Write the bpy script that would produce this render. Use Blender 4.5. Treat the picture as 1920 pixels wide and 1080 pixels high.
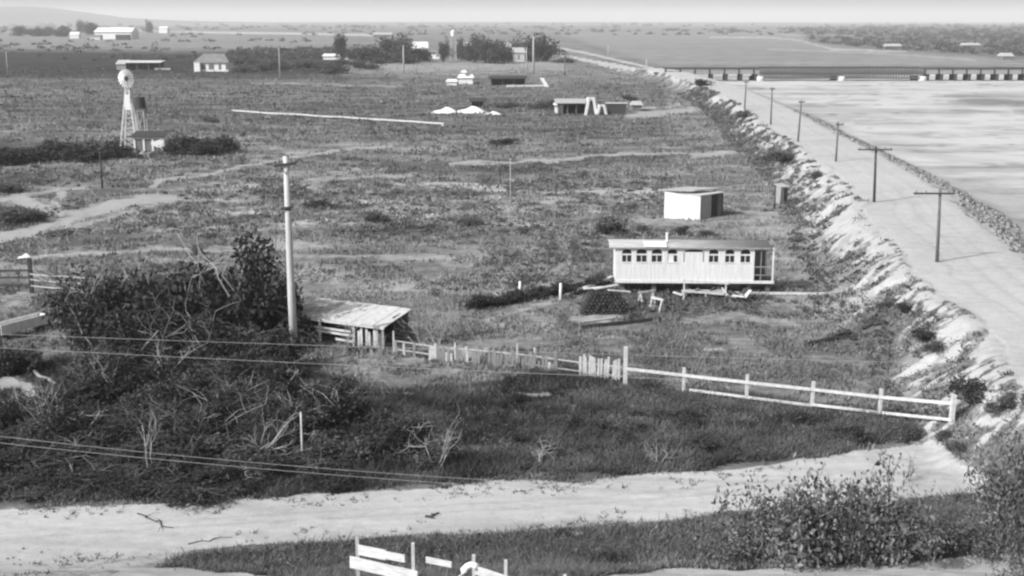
import bpy, math, random
import numpy as np
from mathutils import Vector, Matrix
random.seed(7)
RNG = np.random.default_rng(11)
scene = bpy.context.scene
for o in list(bpy.data.objects):
    bpy.data.objects.remove(o)
COL = scene.collection

# ------------------------------------------------------------------ camera, sky, sun, exposure
H = 19.0
F = 2318.0
PITCH = math.atan(502.0 / F)
SP, CP = math.sin(PITCH), math.cos(PITCH)
cam_d = bpy.data.cameras.new('camera')
cam = bpy.data.objects.new('camera', cam_d)
COL.objects.link(cam)
cam.location = (0, 0, H)
cam.rotation_euler = (math.pi / 2 - PITCH, 0, 0)
cam_d.sensor_width = 36.0
cam_d.lens = 36.0 * F / 1920.0
cam_d.clip_start = 0.5
cam_d.clip_end = 60000.0
scene.camera = cam

SUN_EL = math.radians(37)
SHX, SHY = 0.825, 0.565                       # horizontal direction in which shadows fall
world = bpy.data.worlds.new('World')
scene.world = world
world.use_nodes = True
wn = world.node_tree.nodes
wl = world.node_tree.links
for n in list(wn):
    wn.remove(n)
sky = wn.new('ShaderNodeTexSky')
sky.sky_type = 'NISHITA'
sky.sun_disc = False
sky.sun_elevation = SUN_EL
sky.sun_rotation = math.atan2(-SHX, -SHY)
sky.air_density = 1.0
sky.dust_density = 4.0
sky.ozone_density = 1.0
bw = wn.new('ShaderNodeRGBToBW')            # black-and-white film
bg = wn.new('ShaderNodeBackground')
bg.inputs['Strength'].default_value = 0.15
wo = wn.new('ShaderNodeOutputWorld')
wl.new(sky.outputs[0], bw.inputs[0])
wl.new(bw.outputs[0], bg.inputs['Color'])
wl.new(bg.outputs[0], wo.inputs['Surface'])

sun_d = bpy.data.lights.new('sun', 'SUN')
sun_d.energy = 3.9
sun_d.angle = math.radians(0.5)
sun_d.color = (1.0, 1.0, 1.0)
sun = bpy.data.objects.new('sun', sun_d)
COL.objects.link(sun)
sdir = Vector((SHX * math.cos(SUN_EL), SHY * math.cos(SUN_EL), -math.sin(SUN_EL))).normalized()
sun.rotation_euler = sdir.to_track_quat('-Z', 'Y').to_euler()
sun.location = (-40, -40, 60)

scene.view_settings.view_transform = 'Standard'
scene.view_settings.look = 'None'
scene.view_settings.gamma = 1.0
scene.view_settings.exposure = 0.10
scene.view_settings.use_curve_mapping = False
scene.render.engine = 'CYCLES'
scene.cycles.pixel_filter_type = 'BLACKMAN_HARRIS'
scene.cycles.filter_width = 2.4
scene.cycles.max_bounces = 5
scene.cycles.diffuse_bounces = 2
scene.cycles.volume_bounces = 1
scene.cycles.transparent_max_bounces = 8
scene.cycles.use_denoising = True

# ------------------------------------------------------------------ numpy noise
def _hash(ix, iy, seed):
    n = (ix.astype(np.int64) * 374761393 + iy.astype(np.int64) * 668265263 + seed * 1274126177) & 0xffffffff
    n = ((n ^ (n >> 13)) * 1274126177) & 0xffffffff
    n = n ^ (n >> 16)
    return (n & 0xffff) / 65535.0

def vnoise(x, y, seed=0):
    x = np.asarray(x, float); y = np.asarray(y, float)
    ix = np.floor(x); iy = np.floor(y)
    fx = x - ix; fy = y - iy
    fx = fx * fx * (3 - 2 * fx); fy = fy * fy * (3 - 2 * fy)
    a = _hash(ix, iy, seed); b = _hash(ix + 1, iy, seed)
    c = _hash(ix, iy + 1, seed); d = _hash(ix + 1, iy + 1, seed)
    return (a * (1 - fx) + b * fx) * (1 - fy) + (c * (1 - fx) + d * fx) * fy

def fbm(x, y, seed=0, octv=4):
    s = 0; a = 0.5; t = 0
    for k in range(octv):
        s = s + a * vnoise(x * 2 ** k, y * 2 ** k, seed + k * 17)
        t += a; a *= 0.5
    return s / t                              # 0..1, mean .5

def sstep(a, b, x):
    t = np.clip((x - a) / (b - a), 0, 1)
    return t * t * (3 - 2 * t)

# ------------------------------------------------------------------ pixel rays to places on the ground
def G(px, py, z=0.0):
    u = (px - 960) / F; v = (py - 540) / F
    t = (H - z) / (SP + CP * v)
    return Vector((u * t, (CP - SP * v) * t, z))

def project(x, y, z):
    dz = H - z
    depth = y * CP + dz * SP
    up = dz * CP - y * SP
    return 960 + F * x / depth, 540 + F * up / depth

# ------------------------------------------------------------------ terrain shape
DZ, DW = 2.5, 7.6
edge_px = [(1915, 700), (1850, 620), (1762, 540), (1690, 470), (1640, 405), (1600, 350), (1535, 295), (1455, 243), (1400, 203), (1330, 163), (1240, 134), (1130, 110), (1050, 98)]
EDGE = [G(a, b, DZ) for a, b in edge_px]
EDGE = [Vector((23.6, 45, 0)), Vector((21, 25, 0)), Vector((18, -10, 0))][::-1] + EDGE
EDGE += [Vector((-60, 900, 0)), Vector((-300, 1500, 0))]
EX = np.array([p.x for p in EDGE]); EY = np.array([p.y for p in EDGE])
ECUM = np.concatenate([[0], np.cumsum(np.hypot(np.diff(EX), np.diff(EY)))])
FARBANK = 468.0

def dyke_coords(x, y):
    """signed distance from the left top edge (positive to the right) and arc length along it"""
    best = np.full(x.shape, 1e18); sd = np.zeros(x.shape); al = np.zeros(x.shape)
    for i in range(len(EX) - 1):
        ax, ay = EX[i], EY[i]; bx, by = EX[i + 1] - ax, EY[i + 1] - ay
        L2 = bx * bx + by * by
        t = np.clip(((x - ax) * bx + (y - ay) * by) / L2, 0, 1)
        dx = x - ax - t * bx; dy = y - ay - t * by
        d2 = dx * dx + dy * dy
        m = d2 < best
        best = np.where(m, d2, best)
        side = np.sign(bx * dy - by * dx)
        sd = np.where(m, -side * np.sqrt(d2), sd)
        al = np.where(m, ECUM[i] + t * math.sqrt(L2), al)
    return sd, al

def terrain(x, y, full=False):
    x = np.asarray(x, float); y = np.asarray(y, float)
    d, al = dyke_coords(x, y)
    d = d + 1.1 * (fbm(al * 0.16, d * 0 + 3, 5, 3) - 0.5) * 2 * np.exp(-np.clip(d - 2, 0, 50) / 2)
    far = sstep(430, 520, y)
    left = sstep(-5.6, -0.2, d) * DZ
    sl = sstep(-6.5, -4.5, d) * (1 - sstep(-0.9, 0.3, d)) * sstep(48, 56, y)
    gul = 0.62 * fbm(al * 1.9 - d * 1.5 + 4.0 * fbm(al * .25, d * .35, 8, 3), d * 0.42 + al * .11, 21, 4) + 0.38 * fbm(al * .7, d * .9, 24, 4)
    left = left + sl * ((gul - 0.5) * 0.55 + (fbm(x * 2.2, y * 2.2, 23, 3) - .5) * .10)
    right = DZ - (DZ + 0.3) * sstep(DW - .5, DW + 9, d)
    right = np.where(y > FARBANK - 8, right + (right < DZ) * sstep(FARBANK - 8, FARBANK + 8, y) * np.clip(0.5 - right, 0, 2), right)
    z = np.where(d < 0.0, left, np.minimum(left, right))
    z = z * (1 - far)
    bump = (fbm(x * 0.22, y * 0.22, 3, 4) - 0.5) * 0.30 + (fbm(x * 1.1, y * 1.1, 9, 2) - 0.5) * 0.09
    z = z + bump * np.where(d > 0, 0.18, 1.0) * (1 - 0.75 * (y < 52) * sstep(52, 49, y) * sstep(40, 43, y))
    near = np.clip(41.5 - y, 0, None)
    zn = 0.40 * near * near / (near + 1.6) + (fbm(x * 0.5, y * 0.5, 31, 3) - .5) * 0.35 * sstep(0, 3, near)
    z = np.where(zn > 0, np.maximum(z, zn + 0.02), z)
    if full:
        return z, d, al, gul
    return z

def hz(x, y):
    return float(terrain(np.array([x]), np.array([y]))[0])

def P(px, py):
    """the point of the terrain seen at a pixel (ray march)"""
    u = (px - 960) / F; v = (py - 540) / F
    dx, dy, dz = u, CP - SP * v, -(SP + CP * v)
    tmax = (H + 3) / max(SP + CP * v, 0.002)
    t = np.linspace(tmax * 0.4, tmax, 500)
    zz = terrain(dx * t, dy * t)
    below = (H + dz * t) < zz
    i = int(np.argmax(below)) if below.any() else 499
    t2 = np.linspace(t[max(i - 1, 0)], t[i], 40)
    zz = terrain(dx * t2, dy * t2)
    below = (H + dz * t2) <= zz
    j = int(np.argmax(below)) if below.any() else 39
    tt = t2[j]
    return Vector((dx * tt, dy * tt, float(zz[j])))

def scale_at(p):
    """pixels (of the 1920 photo) per metre at a point"""
    return F / (p.y * CP + (H - p.z) * SP)

# ------------------------------------------------------------------ materials
def new_mat(name, rough=0.9, spec=0.15):
    m = bpy.data.materials.new(name)
    m.use_nodes = True
    nt = m.node_tree
    b = nt.nodes['Principled BSDF']
    b.inputs['Roughness'].default_value = rough
    b.inputs['Specular IOR Level'].default_value = spec
    return m, nt, b

def N(nt, typ, **kw):
    n = nt.nodes.new(typ)
    for k, v in kw.items():
        setattr(n, k, v)
    return n

def math_node(nt, op, a, b=None, clamp=False):
    n = nt.nodes.new('ShaderNodeMath'); n.operation = op; n.use_clamp = clamp
    for i, v in enumerate((a, b)):
        if v is None: continue
        if hasattr(v, 'is_linked') or hasattr(v, 'links'):
            nt.links.new(v, n.inputs[i])
        else:
            n.inputs[i].default_value = v
    return n.outputs[0]

def noise_node(nt, scale, detail=4, rough=0.6, vec=None, sx=1, sy=1, sz=1, off=(0, 0, 0)):
    if vec is None:
        tc = nt.nodes.new('ShaderNodeTexCoord'); vec = tc.outputs['Object']
    mp = nt.nodes.new('ShaderNodeMapping')
    mp.inputs['Scale'].default_value = (sx, sy, sz)
    mp.inputs['Location'].default_value = off
    nt.links.new(vec, mp.inputs[0])
    n = nt.nodes.new('ShaderNodeTexNoise')
    n.inputs['Scale'].default_value = scale
    n.inputs['Detail'].default_value = detail
    n.inputs['Roughness'].default_value = rough
    nt.links.new(mp.outputs[0], n.inputs['Vector'])
    return n.outputs['Fac']

def ramp(nt, fac, stops):
    r = nt.nodes.new('ShaderNodeValToRGB')
    el = r.color_ramp.elements
    while len(el) > 1: el.remove(el[-1])
    el[0].position = stops[0][0]; v = stops[0][1]; el[0].color = (v, v, v, 1)
    for p, v in stops[1:]:
        e = el.new(p); e.color = (v, v, v, 1)
    nt.links.new(fac, r.inputs[0])
    return r.outputs[0]

def plain(name, lo, hi, scale=3.0, rough=0.85, sx=1, sy=1, sz=1, bump=0.0, spec=0.15, detail=5):
    """weathered surface whose tone wanders between lo and hi"""
    m, nt, b = new_mat(name, rough, spec)
    f = noise_node(nt, scale, detail, 0.65, None, sx, sy, sz)
    c = ramp(nt, f, [(0.3, lo), (0.7, hi)])
    nt.links.new(c, b.inputs['Base Color'])
    if bump:
        bn = nt.nodes.new('ShaderNodeBump'); bn.inputs['Strength'].default_value = bump
        bn.inputs['Distance'].default_value = 0.03
        nt.links.new(f, bn.inputs['Height']); nt.links.new(bn.outputs[0], b.inputs['Normal'])
    return m

def leafy(name, lo, hi, attr='tone'):
    m, nt, b = new_mat(name, 0.75, 0.2)
    a = N(nt, 'ShaderNodeAttribute', attribute_name=attr)
    c = ramp(nt, a.outputs['Fac'], [(0.0, lo), (1.0, hi)])
    nt.links.new(c, b.inputs['Base Color'])
    tr = nt.nodes.new('ShaderNodeBsdfTranslucent')
    nt.links.new(c, tr.inputs['Color'])
    mx = nt.nodes.new('ShaderNodeMixShader'); mx.inputs[0].default_value = 0.22
    out = nt.nodes['Material Output']
    nt.links.new(b.outputs[0], mx.inputs[1]); nt.links.new(tr.outputs[0], mx.inputs[2])
    nt.links.new(mx.outputs[0], out.inputs['Surface'])
    return m

M = {}
M['white_board'] = plain('whitewashed_boards', 0.58, 0.80, 1.4, 0.8, 5, 5, 0.5, 0.2)
M['board_white'] = plain('worn_white_planks', 0.44, 0.74, 2.2, 0.85, 1.2, 1.2, 7, 0.4)
M['white_wall'] = plain('white_wall', 0.70, 0.80, 0.8, 0.85)
M['grey_board'] = plain('weathered_grey_boards', 0.20, 0.36, 2.0, 0.9, 5, 5, 0.7, 0.3)
M['fence_white'] = plain('pale_fence_timber', 0.45, 0.70, 2.0, 0.85, 2, 2, 2, 0.3)
M['pale_wood'] = plain('pale_dry_wood', 0.30, 0.52, 3.0, 0.9, 4, 4, 1, 0.3)
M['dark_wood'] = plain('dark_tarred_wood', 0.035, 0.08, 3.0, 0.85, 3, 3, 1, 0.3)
M['mid_wood'] = plain('brown_wood', 0.09, 0.17, 3.0, 0.85, 3, 3, 1, 0.3)
M['pole_wood'] = plain('bleached_pole_wood', 0.42, 0.62, 2.5, 0.8, 5, 5, 0.35, 0.4)
M['roof_sheet'] = plain('pale_sheet_roof', 0.50, 0.72, 1.2, 0.6, 3, 1, 1, 0.15, 0.3)  # pale sheet roofing shared by the sheds and farmhouses
M['roof_old'] = plain('stained_old_roof', 0.16, 0.55, 1.5, 0.8, 1, 2, 1, 0.3)
M['roof_grey'] = plain('grey_canvas_roof', 0.33, 0.50, 0.9, 0.85, 1, 3, 1, 0.1)
M['roof_mid'] = plain('dull_grey_roof', 0.16, 0.24, 0.5, 0.85)
M['interior'] = plain('dim_interior', 0.03, 0.05, 2.0)
M['wall_grey'] = plain('dull_grey_wall', 0.12, 0.2, 0.6)
M['iron'] = plain('dark_iron', 0.04, 0.07, 4.0, 0.6)
M['galv'] = plain('galvanised_metal', 0.6, 0.75, 4.0, 0.45, 1, 1, 1, 0, 0.4)
M['insul'] = plain('insulator_glass', 0.05, 0.2, 8.0, 0.3)
M['concrete'] = plain('pale_concrete', 0.5, 0.68, 1.0, 0.85)
M['rock'] = plain('rubble_rock', 0.14, 0.36, 3.0, 0.95, 1, 1, 1, 0.6)
M['sandheap'] = plain('white_sand_heap', 0.70, 0.82, 1.0, 0.95)
M['wire'] = plain('weathered_wire', 0.30, 0.40, 1.0, 0.5)
M['bark'] = plain('grey_bark', 0.08, 0.16, 4.0, 0.9, 2, 2, 0.5, 0.5)
M['dead'] = plain('bare_dead_branches', 0.24, 0.42, 4.0, 0.9, 2, 2, 1, 0.3)
M['leaf_dark'] = leafy('dark_foliage', 0.025, 0.085)
M['leaf_mid'] = leafy('mid_foliage', 0.04, 0.17)
M['leaf_pale'] = leafy('pale_dry_foliage', 0.14, 0.42)
M['leaf_light'] = leafy('light_foliage', 0.045, 0.32)
M['grass'] = leafy('dry_field_grass', 0.06, 0.36)
M['grass_dark'] = leafy('rank_dark_grass', 0.03, 0.16)
M['far_leaf'] = leafy('far_foliage', 0.035, 0.12)
m, nt, b = new_mat('window_glass', 0.15, 0.5)
b.inputs['Base Color'].default_value = (0.03, 0.03, 0.03, 1)
M['glass'] = m

def ground_material():
    m, nt, b = new_mat('open_ground', 0.95, 0.05)
    L = nt.links
    geo = nt.nodes.new('ShaderNodeNewGeometry'); pos = geo.outputs['Position']
    A = lambda n: N(nt, 'ShaderNodeAttribute', attribute_name=n).outputs['Fac']
    sand, tone, mott = A('sand'), A('tone'), A('mottle')
    n1 = noise_node(nt, 1.3, 6, 0.7, pos, 0.8, 1, 1)
    n2 = noise_node(nt, 0.16, 5, 0.65, pos, 0.55, 1, 1, (3, 9, 0))
    n3 = noise_node(nt, 0.02, 4, 0.6, pos, 0.35, 1, 1, (13, 2, 0))
    n4 = noise_node(nt, 6.0, 3, 0.7, pos)
    # grass tone
    k = math_node(nt, 'ADD', math_node(nt, 'MULTIPLY', n1, 0.34), math_node(nt, 'MULTIPLY', n2, 0.56))
    k = math_node(nt, 'ADD', k, math_node(nt, 'MULTIPLY', n3, 0.22))
    k = math_node(nt, 'ADD', k, math_node(nt, 'MULTIPLY', n4, 0.12))
    k = math_node(nt, 'ADD', k, -0.11)
    k = math_node(nt, 'ADD', math_node(nt, 'MULTIPLY', math_node(nt, 'SUBTRACT', k, 0.5), math_node(nt, 'MULTIPLY', mott, 2.1)), 0.5)
    gcol = math_node(nt, 'MULTIPLY', ramp(nt, k, [(0.12, 0.04), (0.38, 0.11), (0.6, 0.225), (0.85, 0.42)]), tone)
    # sand tone
    s = math_node(nt, 'ADD', math_node(nt, 'MULTIPLY', n1, 0.5), math_node(nt, 'MULTIPLY', n2, 0.5))
    scol = ramp(nt, s, [(0.28, 0.36), (0.5, 0.49), (0.72, 0.57)])
    wet = A('wet')
    stre = noise_node(nt, 0.045, 8, 0.66, pos, 0.6, 1.1, 1, (5, 1, 0))
    stre2 = noise_node(nt, 0.25, 7, 0.7, pos, 0.6, 1.1, 1, (2, 7, 0))
    st = math_node(nt, 'ADD', math_node(nt, 'MULTIPLY', stre, 0.6), math_node(nt, 'MULTIPLY', stre2, 0.4))
    wcol = ramp(nt, st, [(0.33, 0.24), (0.43, 0.42), (0.5, 0.52), (0.68, 0.62)])
    mw = nt.nodes.new('ShaderNodeMix'); mw.data_type = 'RGBA'
    L.new(wet, mw.inputs[0]); L.new(scol, mw.inputs[6]); L.new(wcol, mw.inputs[7])
    stv = A('sandtone')
    # ragged edge between the two
    e = math_node(nt, 'ADD', sand, math_node(nt, 'MULTIPLY', math_node(nt, 'SUBTRACT', n1, 0.5), 0.9))
    e = math_node(nt, 'ADD', e, math_node(nt, 'MULTIPLY', math_node(nt, 'SUBTRACT', n4, 0.5), 0.4))
    mr = nt.nodes.new('ShaderNodeMapRange'); mr.interpolation_type = 'SMOOTHSTEP'
    mr.inputs['From Min'].default_value = 0.27; mr.inputs['From Max'].default_value = 0.73
    L.new(e, mr.inputs['Value'])
    mx = nt.nodes.new('ShaderNodeMix'); mx.data_type = 'RGBA'
    L.new(mr.outputs[0], mx.inputs[0]); L.new(gcol, mx.inputs[6])
    n5 = noise_node(nt, 3.2, 5, 0.75, pos, 0.7, 1.2, 1, (1, 4, 0))
    grain0 = ramp(nt, n5, [(0.28, 0.70), (0.40, 0.92), (0.7, 1.06)])
    peb = noise_node(nt, 9.0, 2, 0.5, pos)
    grain = math_node(nt, 'MULTIPLY', grain0, ramp(nt, peb, [(0.25, 0.55), (0.36, 0.97), (0.6, 1.0)]))
    L.new(math_node(nt, 'MULTIPLY', math_node(nt, 'MULTIPLY', mw.outputs[2], stv), grain), mx.inputs[7])
    L.new(mx.outputs[2], b.inputs['Base Color'])
    bn = nt.nodes.new('ShaderNodeBump'); bn.inputs['Strength'].default_value = 0.8; bn.inputs['Distance'].default_value = 0.14
    hh = math_node(nt, 'ADD', n1, math_node(nt, 'MULTIPLY', n4, 0.35))
    L.new(math_node(nt, 'MULTIPLY', hh, math_node(nt, 'SUBTRACT', 1.0, math_node(nt, 'MULTIPLY', mr.outputs[0], 0.86))), bn.inputs['Height'])
    L.new(bn.outputs[0], b.inputs['Normal'])
    return m
M['ground'] = ground_material()

# ------------------------------------------------------------------ object helpers
def tag(o, label=None, cat=None, group=None, kind=None):
    if label: o['label'] = label
    if cat: o['category'] = cat
    if group: o['group'] = group
    if kind: o['kind'] = kind
    return o

def empty(name, loc, rz=0.0, label=None, cat=None, group=None):
    o = bpy.data.objects.new(name, None)
    o.empty_display_size = 0.3
    o.location = loc; o.rotation_euler = (0, 0, rz)
    COL.objects.link(o)
    return tag(o, label, cat, group)

class MB:
    """collects boxes, beams and tubes for ONE mesh object"""
    def __init__(s): s.v = []; s.f = []
    def poly(s, pts, faces):
        n = len(s.v); s.v += [tuple(p) for p in pts]; s.f += [tuple(i + n for i in f) for f in faces]; return s
    def box(s, x0, x1, y0, y1, z0, z1):
        return s.poly([(x0, y0, z0), (x1, y0, z0), (x1, y1, z0), (x0, y1, z0), (x0, y0, z1), (x1, y0, z1), (x1, y1, z1), (x0, y1, z1)],
                      [(0, 3, 2, 1), (4, 5, 6, 7), (0, 1, 5, 4), (1, 2, 6, 5), (2, 3, 7, 6), (3, 0, 4, 7)])
    def hexa(s, b, t):
        return s.poly(list(b) + list(t), [(0, 3, 2, 1), (4, 5, 6, 7), (0, 1, 5, 4), (1, 2, 6, 5), (2, 3, 7, 6), (3, 0, 4, 7)])
    def beam(s, a, b, w, h=None, up=(0, 0, 1)):
        h = h or w
        a = Vector(a); b = Vector(b); d = (b - a).normalized()
        u = Vector(up)
        if abs(d.dot(u)) > 0.95: u = Vector((0, 1, 0))
        x = d.cross(u).normalized() * w / 2; y = x.cross(d).normalized() * h / 2
        return s.hexa([a - x - y, a + x - y, a + x + y, a - x + y], [b - x - y, b + x - y, b + x + y, b - x + y])
    def tube(s, a, b, r0, r1=None, n=8, cap=True):
        r1 = r0 if r1 is None else r1
        a = Vector(a); b = Vector(b); d = (b - a).normalized()
        u = Vector((0, 0, 1)) if abs(d.z) < 0.9 else Vector((1, 0, 0))
        x = d.cross(u).normalized(); y = d.cross(x)
        k = len(s.v)
        for c, r in ((a, r0), (b, r1)):
            for i in range(n):
                t = 2 * math.pi * i / n
                s.v.append(tuple(c + x * math.cos(t) * r + y * math.sin(t) * r))
        for i in range(n):
            j = (i + 1) % n
            s.f.append((k + i, k + j, k + n + j, k + n + i))
        if cap:
            s.f.append(tuple(k + n + i for i in range(n))); s.f.append(tuple(k + n - 1 - i for i in range(n)))
        return s
    def path(s, pts, radii, n=6):
        k = len(s.v); m = len(pts)
        pts = [Vector(p) for p in pts]
        for i, p in enumerate(pts):
            d = (pts[min(i + 1, m - 1)] - pts[max(i - 1, 0)]).normalized()
            u = Vector((0, 0, 1)) if abs(d.z) < 0.9 else Vector((1, 0, 0))
            x = d.cross(u).normalized(); y = d.cross(x)
            r = radii[i] if hasattr(radii, '__len__') else radii
            for j in range(n):
                t = 2 * math.pi * j / n
                s.v.append(tuple(p + x * math.cos(t) * r + y * math.sin(t) * r))
        for i in range(m - 1):
            for j in range(n):
                a = k + i * n + j; b = k + i * n + (j + 1) % n
                s.f.append((a, b, b + n, a + n))
        s.f.append(tuple(k + (m - 1) * n + j for j in range(n))); s.f.append(tuple(k + n - 1 - j for j in range(n)))
        return s
    def mesh(s, name, mat):
        me = bpy.data.meshes.new(name)
        me.from_pydata(s.v, [], s.f); me.update()
        if mat: me.materials.append(mat)
        return me
    def build(s, name, mat, parent=None, smooth=False):
        me = s.mesh(name, mat)
        if smooth:
            me.polygons.foreach_set('use_smooth', [True] * len(me.polygons))
        o = bpy.data.objects.new(name, me)
        COL.objects.link(o)
        if parent is not None: o.parent = parent
        return o

def part(name, me, parent, loc=None):
    o = bpy.data.objects.new(name, me); COL.objects.link(o); o.parent = parent
    if loc is not None: o.location = loc
    return o

def kids(o): return [c for c in bpy.data.objects if c.parent == o]

def copy_tree(o, ch_map, parent=None):
    c = o.copy(); COL.objects.link(c); c.parent = parent
    for k in ch_map.get(o.name, []):
        copy_tree(k, ch_map, c)
    return c

def tri_mesh(name, V, T, mat, tone=None, quads=False):
    me = bpy.data.meshes.new(name)
    nv, nt_ = len(V), len(T); k = T.shape[1]
    me.vertices.add(nv); me.vertices.foreach_set('co', V.astype(np.float32).ravel())
    me.loops.add(nt_ * k); me.loops.foreach_set('vertex_index', T.astype(np.int32).ravel())
    me.polygons.add(nt_); me.polygons.foreach_set('loop_start', np.arange(0, nt_ * k, k, dtype=np.int32))
    me.update(calc_edges=True)
    me.materials.append(mat)
    if tone is not None:
        a = me.attributes.new('tone', 'FLOAT', 'POINT'); a.data.foreach_set('value', tone.astype(np.float32))
    return me

# ------------------------------------------------------------------ the ground sheet, split by what it is
ang = np.concatenate([np.linspace(-88, -27.5, 26)[:-1], np.linspace(-27.5, 27.5, 720), np.linspace(27.5, 88, 26)[1:]])
ang = np.radians(ang)
tt = np.concatenate([np.linspace(2.4, 0.62, 14)[:-1], np.linspace(0.62, 0.0028, 640), [0.0022, 0.0016, 0.0011, 0.0008]])
R = H / tt
AA, RR = np.meshgrid(ang, R)
X = np.sin(AA) * RR; Y = np.cos(AA) * RR
Z, D, AL, GUL = terrain(X, Y, True)
PX, PY = project(X, Y, np.where(D > 0, 0, np.minimum(Z, 99)))
ok = Y > 5
PX = np.where(ok, PX, -9999); PY = np.where(ok, PY, 9999)
PX0, PY0 = project(X, Y, np.where(Y < 41.5, Z, 0)); PX0 = np.where(ok, PX0, -9999); PY0 = np.where(ok, PY0, 9999)
wob = (fbm(X * 0.35, Y * 0.35, 41, 4) - 0.5)
wob2 = (fbm(X * 0.35 + 50, Y * 0.35 + 9, 43, 4) - 0.5)
sc = F / np.maximum(RR, 20)                    # px per metre
WX = PX0 + wob * np.clip(sc * 2.2, 3, 60); WY = PY0 + wob2 * np.clip(sc * 0.7, 1.5, 22)

def poly_sd(px, py, poly):
    """signed distance in photo pixels to a closed outline, negative inside"""
    best = np.full(px.shape, 1e18); inside = np.zeros(px.shape, bool)
    n = len(poly)
    for i in range(n):
        ax, ay = poly[i]; bx, by = poly[(i + 1) % n]
        ex, ey = bx - ax, by - ay
        t = np.clip(((px - ax) * ex + (py - ay) * ey) / (ex * ex + ey * ey + 1e-9), 0, 1)
        best = np.minimum(best, (px - ax - t * ex) ** 2 + (py - ay - t * ey) ** 2)
        if ay != by:
            c = ((ay > py) != (by > py)) & (px < (bx - ax) * (py - ay) / (by - ay) + ax)
            inside ^= c
    d = np.sqrt(best)
    return np.where(inside, -d, d)

def line_d(px, py, pts, ky=1.0):
    best = np.full(px.shape, 1e18)
    for i in range(len(pts) - 1):
        ax, ay = pts[i]; bx, by = pts[i + 1]
        ex, ey = bx - ax, (by - ay) * ky
        t = np.clip(((px - ax) * ex + (py - ay) * ky * ey) / (ex * ex + ey * ey + 1e-9), 0, 1)
        best = np.minimum(best, (px - ax - t * ex) ** 2 + ((py - ay) * ky - t * ey) ** 2)
    return np.sqrt(best)

road_poly = [(-700, 985), (0, 957), (250, 946), (480, 934), (620, 925), (800, 911), (960, 901), (1150, 894), (1350, 883), (1400, 876), (1450, 866),
             (1600, 853), (1670, 843), (1780, 832), (1860, 822), (1990, 800), (2500, 700), (2500, 880), (1990, 915), (1800, 925), (1700, 932), (1540, 955), (1350, 968), (1200, 975), (1100, 986),
             (960, 1000), (760, 1004), (650, 1012), (560, 1022), (450, 1028), (300, 1040), (150, 1062), (60, 1085), (-700, 1150)]
sand2 = [(190, 1110), (215, 1072), (260, 1064), (340, 1063), (430, 1070), (520, 1085), (520, 1120)]
sand3 = [(1060, 1110), (1150, 1076), (1330, 1070), (1500, 1062), (1620, 1052), (1760, 1045), (1920, 1032), (2300, 1020), (2300, 1120)]
sand4 = [(820, 1120), (840, 1090), (1000, 1088), (1000, 1120)]
sd_road = poly_sd(WX, WY, road_poly)
S = sstep(5, -5, sd_road)
for pl in (sand2, sand3, sand4):
    S = np.maximum(S, sstep(4, -4, poly_sd(WX, WY, pl)))
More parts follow.
